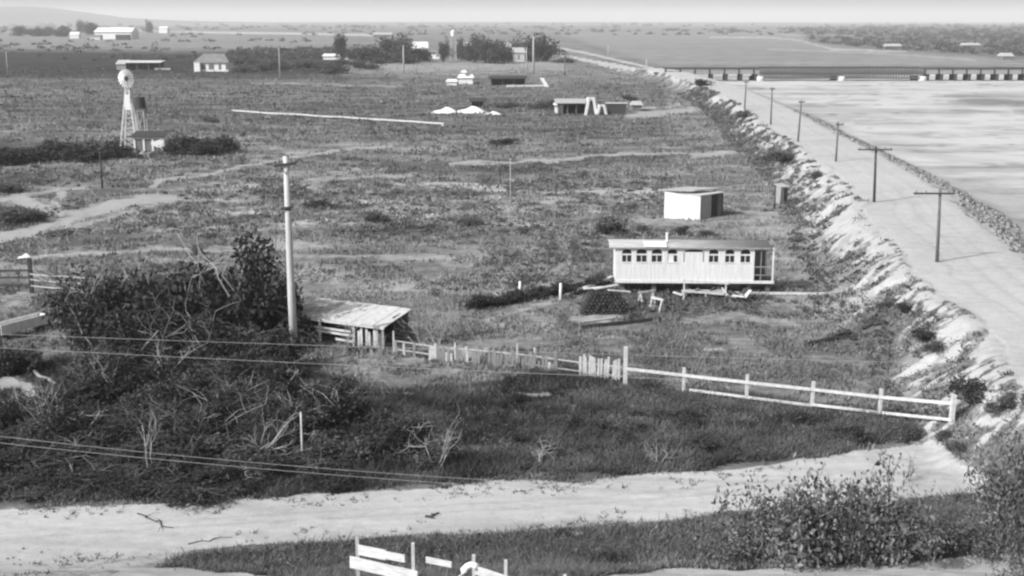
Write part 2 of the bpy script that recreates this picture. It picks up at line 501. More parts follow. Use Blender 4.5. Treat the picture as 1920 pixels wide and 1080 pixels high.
# speckled trampled ground left of the near road
S = np.maximum(S, 0.62 * sstep(10, -30, poly_sd(WX, WY, [(-50, 1000), (300, 1000), (420, 1040), (200, 1110), (-50, 1110)])))
S = np.maximum(S, (0.18 + .36 * fbm(X * .8, Y * .8, 68, 3)) * sstep(20, -10, poly_sd(WX, WY, [(950, 990), (1350, 965), (1500, 1000), (1400, 1080), (1000, 1085), (1150, 1020)])))
road_mask = S.copy()
tracks = [  # polyline, half width px, strength
    ([(-30, 452), (60, 430), (110, 408), (180, 392), (260, 376), (330, 372)], 9, .85),
    ([(60, 425), (140, 425), (200, 405), (300, 383)], 6, .55),
    ([(-30, 384), (40, 370), (110, 355), (165, 352)], 4, .75),
    ([(30, 374), (70, 386), (100, 400), (120, 420)], 9, .9),
    ([(118, 362), (104, 376), (106, 392), (140, 402)], 4, .9),
    ([(120, 365), (110, 380), (105, 400)], 3, .9),
    ([(285, 340), (400, 325), (460, 310), (540, 297), (640, 281), (730, 274)], 2.6, .78),
    ([(840, 306), (950, 305), (1040, 300), (1160, 288), (1260, 288), (1330, 289), (1400, 282), (1440, 272), (1470, 255)], 2.6, .78),
    ([(1300, 291), (1350, 289), (1410, 283)], 4, .8),
    ([(120, 478), (300, 468), (420, 468), (540, 465)], 5, .62),
    ([(400, 462), (560, 458), (620, 462)], 5, .55),
    ([(540, 478), (720, 482), (860, 486)], 5, .62),
    ([(300, 340), (290, 348)], 4, .8),
    ([(570, 340), (640, 334), (720, 330), (780, 326)], 4, .62),
    ([(1175, 216), (1230, 214), (1290, 206), (1350, 192)], 5, .9),
    ([(1180, 205), (1250, 200), (1330, 185)], 1.5, .7),
    ([(1450, 487), (1560, 491), (1620, 478)], 3, .75),
    ([(1190, 410), (1250, 415), (1330, 420), (1420, 410), (1500, 395)], 6, .56),
    ([(1360, 385), (1400, 400), (1480, 398)], 3, .7),
    ([(470, 156), (570, 157), (660, 160), (760, 162)], 2, .6),
    ([(900, 605), (1000, 575), (1050, 563)], 5, .58),
    ([(1080, 598), (1160, 593)], 5, .66),
    ([(-30, 745), (0, 715), (40, 722), (60, 740)], 9, .8),
    ([(30, 735), (90, 770), (130, 800)], 3, .7),
    ([(620, 738), (700, 732), (770, 734)], 4, .72),
    ([(690, 705), (600, 690)], 14, .40),
    ([(970, 738), (1020, 735)], 4, .8),
    ([(1300, 600), (1400, 592), (1440, 600), (1500, 612)], 12, .52),
    ([(1320, 655), (1360, 655)], 3, .8),
    ([(0, 480), (20, 484), (60, 482), (130, 478)], 4, .75),
    ([(0, 568), (60, 570)], 14, .55),
    ([(740, 640), (830, 652), (900, 668)], 12, .45),
    ([(0, 58), (160, 55), (330, 60), (560, 63), (700, 66)], 2.2, .8),
    ([(1040, 88), (1100, 100), (1180, 118), (1240, 132)], 2, .8),
    ([(1330, 70), (1440, 70), (1500, 76), (1560, 92), (1700, 97)], 1.5, .7),
    ([(730, 128), (900, 124), (1040, 119)], 6, .42),
    ([(1440, 92), (1640, 100), (1830, 112)], 2, .5),
    ([(1470, 66), (1600, 66)], 1.5, .55),
]
TS = np.zeros_like(S)
for pts, w, st in tracks:
    d_ = line_d(WX, WY, pts)
    TS = np.maximum(TS, st * 1.0 * sstep(w * 2.1, w * 0.1, d_))
S = np.maximum(S, TS * (D < -2))
S = np.maximum(S, np.where((D > 0) & (Y > 405), TS, 0))
# embankment: gullied sand and weeds on the field side, clean sand on top
flank = sstep(-7.5, -5.0, D + (GUL - .5) * 2) * (1 - sstep(-0.6, 0.4, D))
gsand = 0.46 + (GUL - 0.52) * 3.8 + sstep(-3.6, -0.8, D) * 0.50 - sstep(-2.2, -6, D) * 0.62 + (fbm(X * .6, Y * .6, 66, 3) - .5) * .9 + (fbm(AL * .07, D * .1, 67, 3) - .55) * 1.3 - 0.12 * sstep(66, 56, Y) - 0.26 * sstep(120, 165, Y)
keep_road = S * (road_mask > .5) * (Y < 56) * sstep(-3.6, -5.2, D)
S = np.where((D > -8) & (D <= 0.4), np.maximum(S * (1 - flank), np.clip(gsand, 0, 1) * flank), S)
S = np.maximum(S, keep_road)
top = (D > -0.2) & (D < DW + 0.3) & (Y < 900)
S = np.where(top, 1.0, S)
riv = (D > DW + 7.5) & (Y < FARBANK - 4 + wob * 14)
bank = (D >= DW + 0.3) & (D <= DW + 7.6) & (Y < FARBANK)
S = np.where(riv, 1.0, S)
S = np.where(bank, np.clip(0.70 + (fbm(X * .6, Y * .6, 77, 4) - .5) * 1.5, 0, 1), S)
S = np.where((Y > 820) & (D > -3) & (D < DW + 2), 0.0, S)
WET = sstep(DW + 5, DW + 11, D) * (Y < FARBANK + 5)

STONE = 1 - 0.26 * sstep(0.1, 0.5, TS) * (road_mask < .5) * (D < -2)
STONE = STONE * np.where((D > -8) & (D < 0), 0.93, 1.0)
TONE = np.full_like(S, 1.0); MOT = np.full_like(S, 1.0)
def patch(poly, mul, soft=14, mot=None):
    global TONE, MOT
    w = sstep(soft, -soft, poly_sd(WX, WY, poly))
    TONE *= (1 + (mul - 1) * w)
    if mot is not None: MOT *= (1 + (mot - 1) * w)
patch([(-300, 92), (640, 100), (640, 142), (-300, 145)], 0.24, 6, 0.8)
patch([(-300, 141), (300, 142), (740, 144), (740, 148), (-300, 147)], 0.55, 2)
patch([(-300, 55), (640, 66), (640, 92), (-300, 88)], 1.25, 5, 0.6)
patch([(-300, 148), (1250, 150), (1250, 260), (-300, 240)], 0.70, 8, 1.0)
patch([(720, 116), (1060, 116), (1060, 132), (720, 134)], 1.5, 3, 0.5)
patch([(1040, 60), (1560, 60), (1920, 118), (1920, 124), (1240, 124)], 1.35, 5, 0.5)
patch([(1480, 52), (1700, 48), (1980, 48), (1980, 112), (1800, 104), (1640, 94), (1520, 80)], 0.62, 4, 0.8)
patch([(-300, 255), (430, 270), (430, 285), (0, 310), (-300, 320)], 0.45, 6)
patch([(0, 320), (110, 330), (90, 350), (0, 356)], 0.55, 6)
patch([(0, 388), (50, 385), (90, 405), (60, 425), (0, 440)], 0.5, 6)
patch([(700, 300), (960, 302), (1150, 292), (1270, 292), (1250, 305), (1050, 318), (960, 330), (730, 325)], 0.55, 5)
patch([(250, 335), (1280, 340), (1200, 440), (200, 430)], 1.15, 16, 1.5)
patch([(450, 450), (1100, 450), (1050, 560), (800, 560), (450, 560)], 1.3, 18, 0.8)
patch([(1460, 300), (1560, 350), (1600, 450), (1700, 560), (1560, 620), (1460, 560), (1400, 420)], 1.4, 20, 0.7)
patch([(860, 580), (1500, 560), (1750, 640), (1740, 740), (1180, 680), (860, 640)], 0.95, 12, 1.1)
patch([(1510, 640), (1560, 632), (1610, 622), (1600, 632), (1540, 648)], 0.35, 3)
patch([(1615, 612), (1665, 604), (1668, 615), (1620, 620)], 0.35, 3)
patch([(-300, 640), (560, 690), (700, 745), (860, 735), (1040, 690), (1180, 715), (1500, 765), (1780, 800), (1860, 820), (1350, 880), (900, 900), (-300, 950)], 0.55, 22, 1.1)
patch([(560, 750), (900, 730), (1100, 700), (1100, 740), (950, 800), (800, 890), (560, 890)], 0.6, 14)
patch([(1200, 790), (1800, 800), (1700, 840), (1200, 870)], 1.5, 14)
patch([(-300, 1100), (300, 1045), (700, 1010), (1300, 975), (1920, 940), (1920, 1100)], 1.1, 6, 1.4)

def spatch(poly, mul, soft=6):
    global STONE
    STONE = STONE * (1 + (mul - 1) * sstep(soft, -soft, poly_sd(WX, WY, poly)))
spatch([(1750, 176), (1850, 172), (1960, 176), (1960, 182), (1800, 182)], .62, 4)
spatch([(1780, 188), (1850, 182), (1970, 188), (1970, 198), (1830, 196)], .55, 4)
spatch([(1900, 204), (1980, 200), (1980, 214), (1905, 212)], .65, 4)
spatch([(1600, 222), (1700, 225), (1760, 234), (1700, 236), (1600, 230)], .85, 4)
spatch([(1470, 200), (1520, 210), (1560, 226), (1600, 240), (1560, 236), (1500, 218)], .75, 4)


spatch([(1620, 255), (1700, 270), (1800, 290), (1920, 300), (1920, 305), (1780, 300), (1640, 275)], .85, 4)
spatch([(1660, 315), (1760, 345), (1930, 400), (1930, 430), (1800, 380), (1690, 335)], .84, 6)
spatch([(-50, 1010), (200, 1010), (420, 1045), (420, 1075), (-50, 1085)], .88, 12)
spatch([(760, 985), (1200, 970), (1340, 966), (1340, 980), (1000, 1004), (760, 1003)], .80, 6)

wx_ = X + 14 * (fbm(X * .03, Y * .03, 201, 3) - .5); wy_ = Y + 10 * (fbm(X * .05, Y * .05, 202, 3) - .5)
c1 = fbm(wx_ * .016, wy_ * .075, 203, 4); c2 = fbm(wx_ * .06, wy_ * .22, 204, 4); c3 = np.abs(fbm(wx_ * .012 + 9, wy_ * .05, 205, 3) - .5)
STONE *= np.where(WET > 0, 1 - WET * (.22 * sstep(.55, .66, c1) + .24 * sstep(.56, .70, c2) + .26 * sstep(.018, .004, c3)), 1)
for off in (0, 13):
    rl = [(-100, 1020 - off), (300, 990 - off), (620, 972 - off), (960, 953 - off), (1300, 930 - off), (1850, 872 - off)]
    STONE *= 1 - .13 * sstep(3.5, .5, line_d(PX0, PY0 + 5 * (wob2), rl)) * (road_mask > .5) * (0.4 + 1.0 * fbm(X * .2, Y * .2, 206, 2))
for off in (2.4, 4.0, 5.6):
    STONE *= 1 - .10 * np.exp(-((D - off - .25 * wob) / .16) ** 2) * (Y < 330) * (0.4 + 1.1 * fbm(AL * .06, D, 207, 2))
STONE *= np.where((D > -1) & (D < DW), 0.92 + 0.14 * fbm(D * 1.3, AL * .05, 12, 3), 1)
STONE *= np.where((Y < 56) & (D < -3) & (road_mask > .3), 0.80 + 0.36 * fbm(X * .09, Y * 1.6 + X * .16, 14, 3), 1)

def ground_piece(name, fm):
    """the faces of the sheet picked by fm, as one object"""
    nr, nc = X.shape
    idx = np.arange(nr * nc).reshape(nr, nc)
    q = np.stack([idx[:-1, :-1], idx[:-1, 1:], idx[1:, 1:], idx[1:, :-1]], -1)[fm]
    used, inv = np.unique(q.ravel(), return_inverse=True)
    V = np.stack([X.ravel()[used], Y.ravel()[used], Z.ravel()[used]], 1)
    T = inv.reshape(-1, 4)[:, ::-1]
    T = T[:, ::-1]
    me = tri_mesh(name, V, T, M['ground'])
    for nm, A_ in (('sand', S), ('tone', TONE), ('mottle', MOT), ('wet', WET), ('sandtone', STONE)):
        a = me.attributes.new(nm, 'FLOAT', 'POINT'); a.data.foreach_set('value', A_.ravel()[used].astype(np.float32))
    me.polygons.foreach_set('use_smooth', np.ones(len(T), bool))
    if me.polygons[0].normal.z < 0: me.flip_normals()
    o = bpy.data.objects.new(name, me); COL.objects.link(o)
    return tag(o, kind='structure')
c = lambda A_: (A_[:-1, :-1] + A_[1:, 1:]) / 2
cD, cY, cR, cT = c(D), c(Y), c(road_mask), c(TS)
f_riv = (cD > DW + 7.5) & (cY < FARBANK - 4)
f_dyke = (cD > -6.0) & (cD <= DW + 7.5) & (cY < 820) & ~f_riv
f_road = (cR > 0.5) & ~f_riv & ~f_dyke & (c(PY0) > 780)
f_track = (cT > 0.5) & ~f_riv & ~f_dyke & ~f_road
f_far = (cY > 402) & (cD > DW) & ~(f_riv | f_dyke | f_track)
f_near = (cY < 41.5) & ~(f_riv | f_dyke | f_road | f_track | f_far)
rest = ~(f_riv | f_dyke | f_road | f_track | f_far | f_near)
for nm, fm in (('riverbed', f_riv), ('embankment', f_dyke), ('dirt_road', f_road), ('dirt_track', f_track), ('far_plain', f_far), ('hillside', f_near), ('field', rest)):
    ground_piece(nm, fm)

# low hills on the horizon, left
def hills():
    nx, ny = 200, 14
    xs = np.linspace(-6200, 1800, nx); ys = np.linspace(6800, 9800, ny)
    XX, YY = np.meshgrid(xs, ys)
    u = (YY - 6800) / 3000
    prof = np.sin(np.clip(u, 0, 1) * math.pi)
    ridge = 88 * sstep(0, -2600, XX + 1500) + 34 * sstep(-2650, -2950, XX) * (1 - sstep(-5200, -5800, XX)) + 8
    n = fbm(XX / 520, YY / 900, 90, 4)
    ZZ = ridge * prof * (0.65 + 0.7 * n) - 3
    idx = np.arange(nx * ny).reshape(ny, nx)
    q = np.stack([idx[:-1, :-1], idx[:-1, 1:], idx[1:, 1:], idx[1:, :-1]], -1).reshape(-1, 4)
    me = tri_mesh('hills', np.stack([XX.ravel(), YY.ravel(), ZZ.ravel()], 1), q, plain('hill_scrub', 0.02, 0.06, 0.004))
    me.polygons.foreach_set('use_smooth', np.ones(len(q), bool))
    o = bpy.data.objects.new('hills', me); COL.objects.link(o); tag(o, kind='structure')
hills()

# ------------------------------------------------------------------ haze
m = bpy.data.materials.new('haze'); m.use_nodes = True
nt = m.node_tree
for n in list(nt.nodes): nt.nodes.remove(n)
pv = nt.nodes.new('ShaderNodeVolumePrincipled')
pv.inputs['Color'].default_value = (1.0, 1.0, 1.0, 1)
pv.inputs['Density'].default_value = 0.00016
pv.inputs['Anisotropy'].default_value = 0.0
mo = nt.nodes.new('ShaderNodeOutputMaterial'); nt.links.new(pv.outputs[0], mo.inputs['Volume'])
hb = MB().box(-26000, 26000, -300, 26000, -4.5, 150).build('haze', m)
tag(hb, kind='stuff')

# ------------------------------------------------------------------ plant makers
def leaf_cloud(centers, radii, n, size, rng, squash=0.8, droop=0.0):
    """n leaf triangles spread through a set of clumps"""
    centers = np.array(centers); radii = np.array(radii)
    w = radii ** 2; w = w / w.sum()
    k = rng.choice(len(centers), n, p=w)
    dirs = rng.normal(size=(n, 3)); dirs /= np.linalg.norm(dirs, axis=1)[:, None]
    rr = radii[k] * rng.uniform(0.35, 1.0, n) ** 0.6
    pos = centers[k] + dirs * rr[:, None] * np.array([1, 1, squash])
    a = rng.normal(size=(n, 3)); a /= np.linalg.norm(a, axis=1)[:, None]
    b = np.cross(a, rng.normal(size=(n, 3))); b /= np.linalg.norm(b, axis=1)[:, None]
    s = size * rng.uniform(0.5, 1.4, n)[:, None]
    V = np.stack([pos - a * s, pos + b * s * 0.5, pos + a * s, pos - b * s * 0.5], 1).reshape(-1, 3)
    T = np.arange(4 * n).reshape(-1, 4)
    clt = rng.uniform(0, 1, len(centers))[k]
    tone = np.clip(clt * 0.6 + rng.uniform(-0.15, 0.4, n) + (rng.uniform(0, 1, n) > .93) * .5, 0, 1)
    return V, T, np.repeat(tone, 4)

def branch_set(mb, base, d, length, r, depth, rng, spread=0.6, tips=None, n=4):
    segs = 3
    p = Vector(base); d = Vector(d).normalized(); pts = [p.copy()]
    for i in range(segs):
        d = (d + Vector(rng.normal(0, 0.16, 3))).normalized()
        p = p + d * length / segs; pts.append(p.copy())
    mb.path(pts, [r * (1 - 0.45 * i / segs) for i in range(segs + 1)], n)
    if tips is not None: tips.append(p.copy())
    if depth <= 0: return
    for j in range(int(rng.integers(2, 4))):
        q = pts[1 + int(rng.integers(0, segs))]
        nd = (d + Vector(rng.normal(0, spread, 3)) + Vector((0, 0, 0.12))).normalized()
        branch_set(mb, q, nd, length * rng.uniform(0.5, 0.8), r * 0.55, depth - 1, rng, spread, tips, n)

def shrub_protos(count, kind, seed, leafn, leaf, mat, dead_mat, h=1.0, w=0.6, depth=3, bare=0, alt=None, low=14):
    out = []
    for i in range(count):
        rng = np.random.default_rng(seed + i)
        mb = MB(); tips = []
        for s_ in range(int(rng.integers(3, 6))):
            dd = Vector((rng.normal(0, 0.45) * w / 0.6, rng.normal(0, 0.45) * w / 0.6, 1))
            branch_set(mb, (rng.normal(0, .05), rng.normal(0, .05), -0.04), dd, h * rng.uniform(0.32, 0.5), 0.022 * h, depth, rng, 0.65, tips)
        for s_ in range(bare):
            dd = Vector((rng.normal(0, 0.55), rng.normal(0, 0.55), 1))
            branch_set(mb, (rng.normal(0, .1), rng.normal(0, .1), .1), dd, h * rng.uniform(0.5, 0.75), 0.012 * h, 2, rng, 0.8)
        bm_ = mb.mesh(kind + '_stems', alt if (alt and i % 2) else dead_mat)
        cs = [(t.x * 0.9, t.y * 0.9, t.z * 0.88) for t in tips]
        cs += [(rng.normal(0, w * .35), rng.normal(0, w * .35), rng.uniform(0.08, 0.6) * h) for _ in range(low)]
        rs = rng.uniform(0.08, 0.24, len(cs)) * h
        V, T, tn = leaf_cloud(cs, rs, leafn, leaf, rng)
        V[:, 2] = np.maximum(V[:, 2], -0.03)
        lm = tri_mesh(kind + '_foliage', V, T, mat, tn)
        out.append((bm_, lm))
    return out

def place_shrub(name, proto, p, size, width, label, cat, group=None, stem='stems', rng=random):
    o = empty(name, p, rng.uniform(0, 6.28), label, cat, group)
    o.scale = (width, width, size)
    part(stem, proto[0], o); part('foliage', proto[1], o)
    return o

# ------------------------------------------------------------------ ground cover (nobody could count it)
def scatter(n, t0, t1, a0=-25.5, a1=25.5):
    """plan positions spread evenly over the view, so that near ground gets the finer cover"""
    t = RNG.uniform(t0, t1, n); a = np.radians(RNG.uniform(a0, a1, n))
    r = H / t
    return np.sin(a) * r, np.cos(a) * r

from math import sqrt
def attr_at(A_, x, y):
    r = np.hypot(x, y); a = np.arctan2(x, y)
    ri = np.clip(np.searchsorted(-tt, -(H / r)), 0, len(tt) - 1)
    ai = np.clip(np.searchsorted(ang, a), 0, len(ang) - 1)
    return A_[ri, ai]

def blades(name, x, y, hgt, wid, tone, mat, K=3, lean=0.45):
    n = len(x)
    z = terrain(x, y) - 0.02
    base = np.stack([x, y, z], 1)
    Vs = []; tn = []
    for k in range(K):
        th = RNG.uniform(0, 2 * np.pi, n)
        off = RNG.normal(0, 1, (n, 2)) * wid[:, None] * 1.2
        b = base.copy(); b[:, :2] += off
        w = np.stack([np.cos(th), np.sin(th), 0 * th], 1) * wid[:, None] * 0.5
        l = np.stack([RNG.normal(0, lean, n), RNG.normal(0, lean, n), np.ones(n)], 1) * (hgt * RNG.uniform(.6, 1.2, n))[:, None]
        Vs.append(np.stack([b - w, b + w, b + l], 1))
        tn.append(np.repeat(np.clip(tone + RNG.uniform(-.15, .15, n), 0, 1), 3).reshape(n, 3))
    V = np.concatenate(Vs).reshape(-1, 3); tn = np.concatenate(tn).reshape(-1)
    T = np.arange(len(V)).reshape(-1, 3)
    o = bpy.data.objects.new(name, tri_mesh(name, V, T, mat, tn)); COL.objects.link(o)
    return tag(o, kind='stuff')

# short grass over the whole field
x, y = scatter(170000, 0.034, 0.50)
sa = attr_at(S, x, y); to = attr_at(TONE, x, y); dd_ = attr_at(D, x, y)
clump = fbm(x * 0.5, y * 0.5, 55, 3)
keep = (sa < 0.42) & (dd_ < 0) & (clump + RNG.uniform(-.12, .12, len(x)) > 0.47)
x, y, to, clump = x[keep], y[keep], to[keep], clump[keep]
r = np.hypot(x, y)
big = fbm(x * 0.09, y * 0.16, 57, 3)
tone = np.clip(0.42 * to * (0.2 + 1.6 * big) + 0.08 + (fbm(x * .8, y * .8, 58, 2) - .5) * .7 + (RNG.uniform(0, 1, len(x)) > .93) * .25, 0, 1)
blades('field_grass', x, y, np.clip(0.13 + r * 0.0016, 0, 0.6) * RNG.uniform(.6, 1.3, len(x)), np.clip(r * 0.0016, 0.05, 0.5), tone, M['grass'])

# rank grass in the hollow above the road, and on the hillside below the camera
x, y = scatter(150000, 0.255, 0.56)
px, py = project(x, y, np.where(y < 41.5, terrain(x, y), 0))
zone = [(-300, 655), (560, 690), (700, 730), (860, 720), (1040, 690), (1180, 715), (1500, 765), (1780, 800), (1850, 815), (1650, 840), (1350, 880), (900, 900), (480, 930), (-300, 960)]
zone2 = [(-300, 1110), (60, 1090), (200, 1050), (380, 1043), (620, 1020), (800, 1010), (1200, 985), (1350, 970), (1700, 935), (2000, 915), (2000, 1130), (-300, 1180)]
sa = attr_at(S, x, y); dd_ = attr_at(D, x, y)
z1 = poly_sd(px + 60 * (fbm(x * .3, y * .3, 62, 3) - .5), py + 46 * (fbm(x * .3, y * .3, 63, 3) - .5), zone) < 0
z2 = (poly_sd(px, py, zone2) < 0) & (sa < 0.45)
keep = (z1 | z2) & (sa < 0.5) & (dd_ < -5)
x, y, z1, px, py = x[keep], y[keep], z1[keep], px[keep], py[keep]
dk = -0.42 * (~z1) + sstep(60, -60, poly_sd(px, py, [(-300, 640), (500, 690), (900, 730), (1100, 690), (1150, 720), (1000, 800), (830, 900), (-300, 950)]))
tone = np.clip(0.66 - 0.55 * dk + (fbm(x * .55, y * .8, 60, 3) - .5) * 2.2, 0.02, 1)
hg = np.where(z1, RNG.uniform(.12, .5, len(x)), RNG.uniform(.08, .32, len(x))) * (0.3 + 1.3 * fbm(x * .45, y * .45, 61, 2))
# a low verge next to the road edge
blades('rank_grass', x, y, hg, RNG.uniform(.03, .07, len(x)), tone, M['grass_dark'], 4, 0.8)

def weed_clumps(name, x, y, rad, nleaf, size, tone, mat, squash=0.6):
    n = len(x); z = terrain(x, y)
    c = np.repeat(np.stack([x, y, z], 1), nleaf, 0); R_ = np.repeat(rad, nleaf)
    N_ = n * nleaf
    d = RNG.normal(size=(N_, 3)); d /= np.linalg.norm(d, axis=1)[:, None]; d[:, 2] = np.abs(d[:, 2])
    pos = c + d * (R_ * RNG.uniform(.2, 1, N_) ** .6)[:, None] * np.array([1, 1, squash])
    a = RNG.normal(size=(N_, 3)); a /= np.linalg.norm(a, axis=1)[:, None]
    b = np.cross(a, RNG.normal(size=(N_, 3))); b /= np.linalg.norm(b, axis=1)[:, None]
    s = (np.repeat(size, nleaf) * RNG.uniform(.6, 1.4, N_))[:, None]
    V = np.stack([pos - a * s, pos + b * s * .6, pos + a * s], 1).reshape(-1, 3)
    tn = np.repeat(np.clip(np.repeat(tone, nleaf) + RNG.uniform(-.25, .25, N_), 0, 1), 3)
    o = bpy.data.objects.new(name, tri_mesh(name, V, np.arange(len(V)).reshape(-1, 3), mat, tn)); COL.objects.link(o)
    return tag(o, kind='stuff')

# leafy undergrowth in the hollow and on the hillside
x, y = scatter(20000, 0.255, 0.50)
px, py = project(x, y, np.where(y < 41.5, terrain(x, y), 0)); sa = attr_at(S, x, y); dd_ = attr_at(D, x, y)
k = ((poly_sd(px, py, zone) < -6) | ((poly_sd(px, py, zone2) < 0) & (sa < .4))) & (dd_ < -5) & (sa < .3) & (fbm(x * .4, y * .5, 64, 3) + RNG.uniform(-.1, .1, len(x)) > np.where(py > 985, .30, .52))
x, y, px, py = x[k], y[k], px[k], py[k]
weed_clumps('undergrowth', x, y, np.where(py > 985, RNG.uniform(.10, .34, len(x)), RNG.uniform(.15, .5, len(x))), 26, RNG.uniform(.03, .06, len(x)), np.where(py > 985, RNG.uniform(-.2, 1.5, len(x)), np.where(px > 850, RNG.uniform(.1, 1, len(x)), RNG.uniform(0, .45, len(x)))), M['leaf_light'], 0.8)

x, y = scatter(5000, 0.36, 0.46)
sd_ = attr_at(sd_road, x, y); k = (sd_ < 0) & (sd_ > -26) & (fbm(x * .5, y * .9, 65, 3) + .25 * sstep(-22, -4, sd_) * RNG.uniform(0, 1, len(x)) > .60)
x, y = x[k], y[k]
blades('road_edge_grass', x, y, RNG.uniform(.05, .18, len(x)), np.full(len(x), .05), RNG.uniform(.1, .9, len(x)), M['grass_dark'], 5, 0.9)
# low dark weeds scattered through the field
x, y = scatter(12000, 0.05, 0.27)
px, py = project(x, y, 0 * x)
sa = attr_at(S, x, y); dd_ = attr_at(D, x, y)
dens = fbm(x * 0.11, y * 0.11, 70, 3)
band = sstep(300, 345, py) * (1 - sstep(430, 455, py)) * (1 - sstep(1180, 1300, px))
keep = (sa < .45) & (dd_ < -6) & (dens + band * 0.22 + RNG.uniform(-.08, .08, len(x)) > 0.66)
x, y = x[keep], y[keep]; r = np.hypot(x, y)
weed_clumps('weeds', x, y, RNG.uniform(.25, 1.0, len(x)) * (0.6 + r * 0.004), 26, 0.06 + r * 0.0007, RNG.uniform(.0, .8, len(x)), M['leaf_mid'], 0.55)

# weeds rooted in the gullies of the embankment
x = RNG.uniform(10, 60, 60000); y = RNG.uniform(48, 330, 60000)
z_, d_, al_, g_ = terrain(x, y, True)
keep = (d_ > -6.5) & (d_ < -0.5) & (g_ < 0.56) & (attr_at(S, x, y) < .45) & (RNG.uniform(0, 1, len(x)) < 0.8)
x, y = x[keep], y[keep]; r = np.hypot(x, y)
weed_clumps('embankment_weeds', x, y, RNG.uniform(.15, .6, len(x)), 14, 0.05 + r * 0.0008, np.clip(RNG.uniform(0, .5, len(x)) + sstep(90, 150, y) * .5, 0, 1), M['leaf_mid'], 0.8)

# scrub on the far plain and beyond the fields
x, y = scatter(9000, 0.0035, 0.03)
px, py = project(x, y, 0 * x)
dd_ = attr_at(D, x, y)
in1 = poly_sd(px, py, [(1500, 54), (1700, 50), (1980, 50), (1980, 108), (1800, 100), (1640, 92), (1520, 78)]) < 0
in2 = (dd_ < -8) & (fbm(x * .006, y * .012, 81, 3) > 0.62)
in3 = poly_sd(px, py, [(430, 95), (620, 90), (720, 112), (740, 140), (440, 142)]) < 0
in4 = (py < 66) & (fbm(x * .002, y * .004, 83, 3) > 0.52)
keep = (in1 & (RNG.uniform(0, 1, len(x)) < .5)) | (in2 & (RNG.uniform(0, 1, len(x)) < .12)) | (in3 & (RNG.uniform(0, 1, len(x)) < .9)) | (in4 & (RNG.uniform(0, 1, len(x)) < .35))
keep &= ~((dd_ > -8) & (dd_ < DW + 6) & (y < 820))
x, y = x[keep], y[keep]; r = np.hypot(x, y)
weed_clumps('far_scrub', x, y, 1.2 + r * 0.0028 * RNG.uniform(.4, 1.2, len(x)), 22, 0.3 + r * 0.0009, RNG.uniform(0, .8, len(x)), M['far_leaf'], 0.6)

# rubble along the river side of the embankment
def rubble():
    n = 2600
    x = RNG.uniform(20, 75, 60000); y = RNG.uniform(60, 240, 60000)
    z_, d_, al_, g_ = terrain(x, y, True)
    k = (d_ > DW + 0.6) & (d_ < DW + 6.8) & (fbm(x * .35, y * .35, 99, 3) + 0.12 * (y < 110) + RNG.uniform(-.1, .1, len(x)) > .56)
    x, y, z_ = x[k][:n], y[k][:n], z_[k][:n]
    n = len(x)
    s = RNG.uniform(.10, .34, n)
    cube = np.array([[-1, -1, -1], [1, -1, -1], [1, 1, -1], [-1, 1, -1], [-1, -1, 1], [1, -1, 1], [1, 1, 1], [-1, 1, 1]], float) * .5
    V = cube[None] * (1 + RNG.uniform(-.35, .35, (n, 8, 3))) * s[:, None, None]
    th = RNG.uniform(0, 6.28, n); cs, sn = np.cos(th)[:, None], np.sin(th)[:, None]
    V = np.stack([V[:, :, 0] * cs - V[:, :, 1] * sn, V[:, :, 0] * sn + V[:, :, 1] * cs, V[:, :, 2]], -1)
    V += np.stack([x, y, z_ + s * .25], 1)[:, None]
    fc = np.array([(0, 3, 2, 1), (4, 5, 6, 7), (0, 1, 5, 4), (1, 2, 6, 5), (2, 3, 7, 6), (3, 0, 4, 7)])
    T = (fc[None] + (np.arange(n) * 8)[:, None, None]).reshape(-1, 4)
    o = bpy.data.objects.new('rubble', tri_mesh('rubble', V.reshape(-1, 3), T, M['rock'])); COL.objects.link(o)
    tag(o, kind='stuff')
rubble()

# stones and scraps lying about on the near hillside
def litter():
    n = 420
    a = [P(*q) for q in [(random.uniform(0, 620) ** 1, random.uniform(1025, 1075)) for _ in range(40)]]
    x = np.array([p.x for p in a]); y = np.array([p.y for p in a])
    x2, y2 = scatter(360, .25, .43); sa = attr_at(S, x2, y2); k = sa < .6
    x = np.concatenate([x, x2[k]]); y = np.concatenate([y, y2[k]]); n = len(x)
    z_ = terrain(x, y); s = RNG.uniform(.02, .08, n)
    cube = np.array([[-1, -1, -1], [1, -1, -1], [1, 1, -1], [-1, 1, -1], [-1, -1, 1], [1, -1, 1], [1, 1, 1], [-1, 1, 1]], float) * .5
    V = cube[None] * (1 + RNG.uniform(-.35, .35, (n, 8, 3))) * s[:, None, None]
    V += np.stack([x, y, z_ + s * .2], 1)[:, None]
    fc = np.array([(0, 3, 2, 1), (4, 5, 6, 7), (0, 1, 5, 4), (1, 2, 6, 5), (2, 3, 7, 6), (3, 0, 4, 7)])
    T = (fc[None] + (np.arange(n) * 8)[:, None, None]).reshape(-1, 4)
    o = bpy.data.objects.new('loose_stones', tri_mesh('loose_stones', V.reshape(-1, 3), T, M['rock'])); COL.objects.link(o)
    tag(o, kind='stuff')
litter()

# ================================================================== OBJECTS
def at(px, py, D):
    u = (px - 960) / F; v = (py - 540) / F
    return Vector((u * D, (CP - SP * v) * D, H - (SP + CP * v) * D))

def between(a, b, t): return a + (b - a) * t

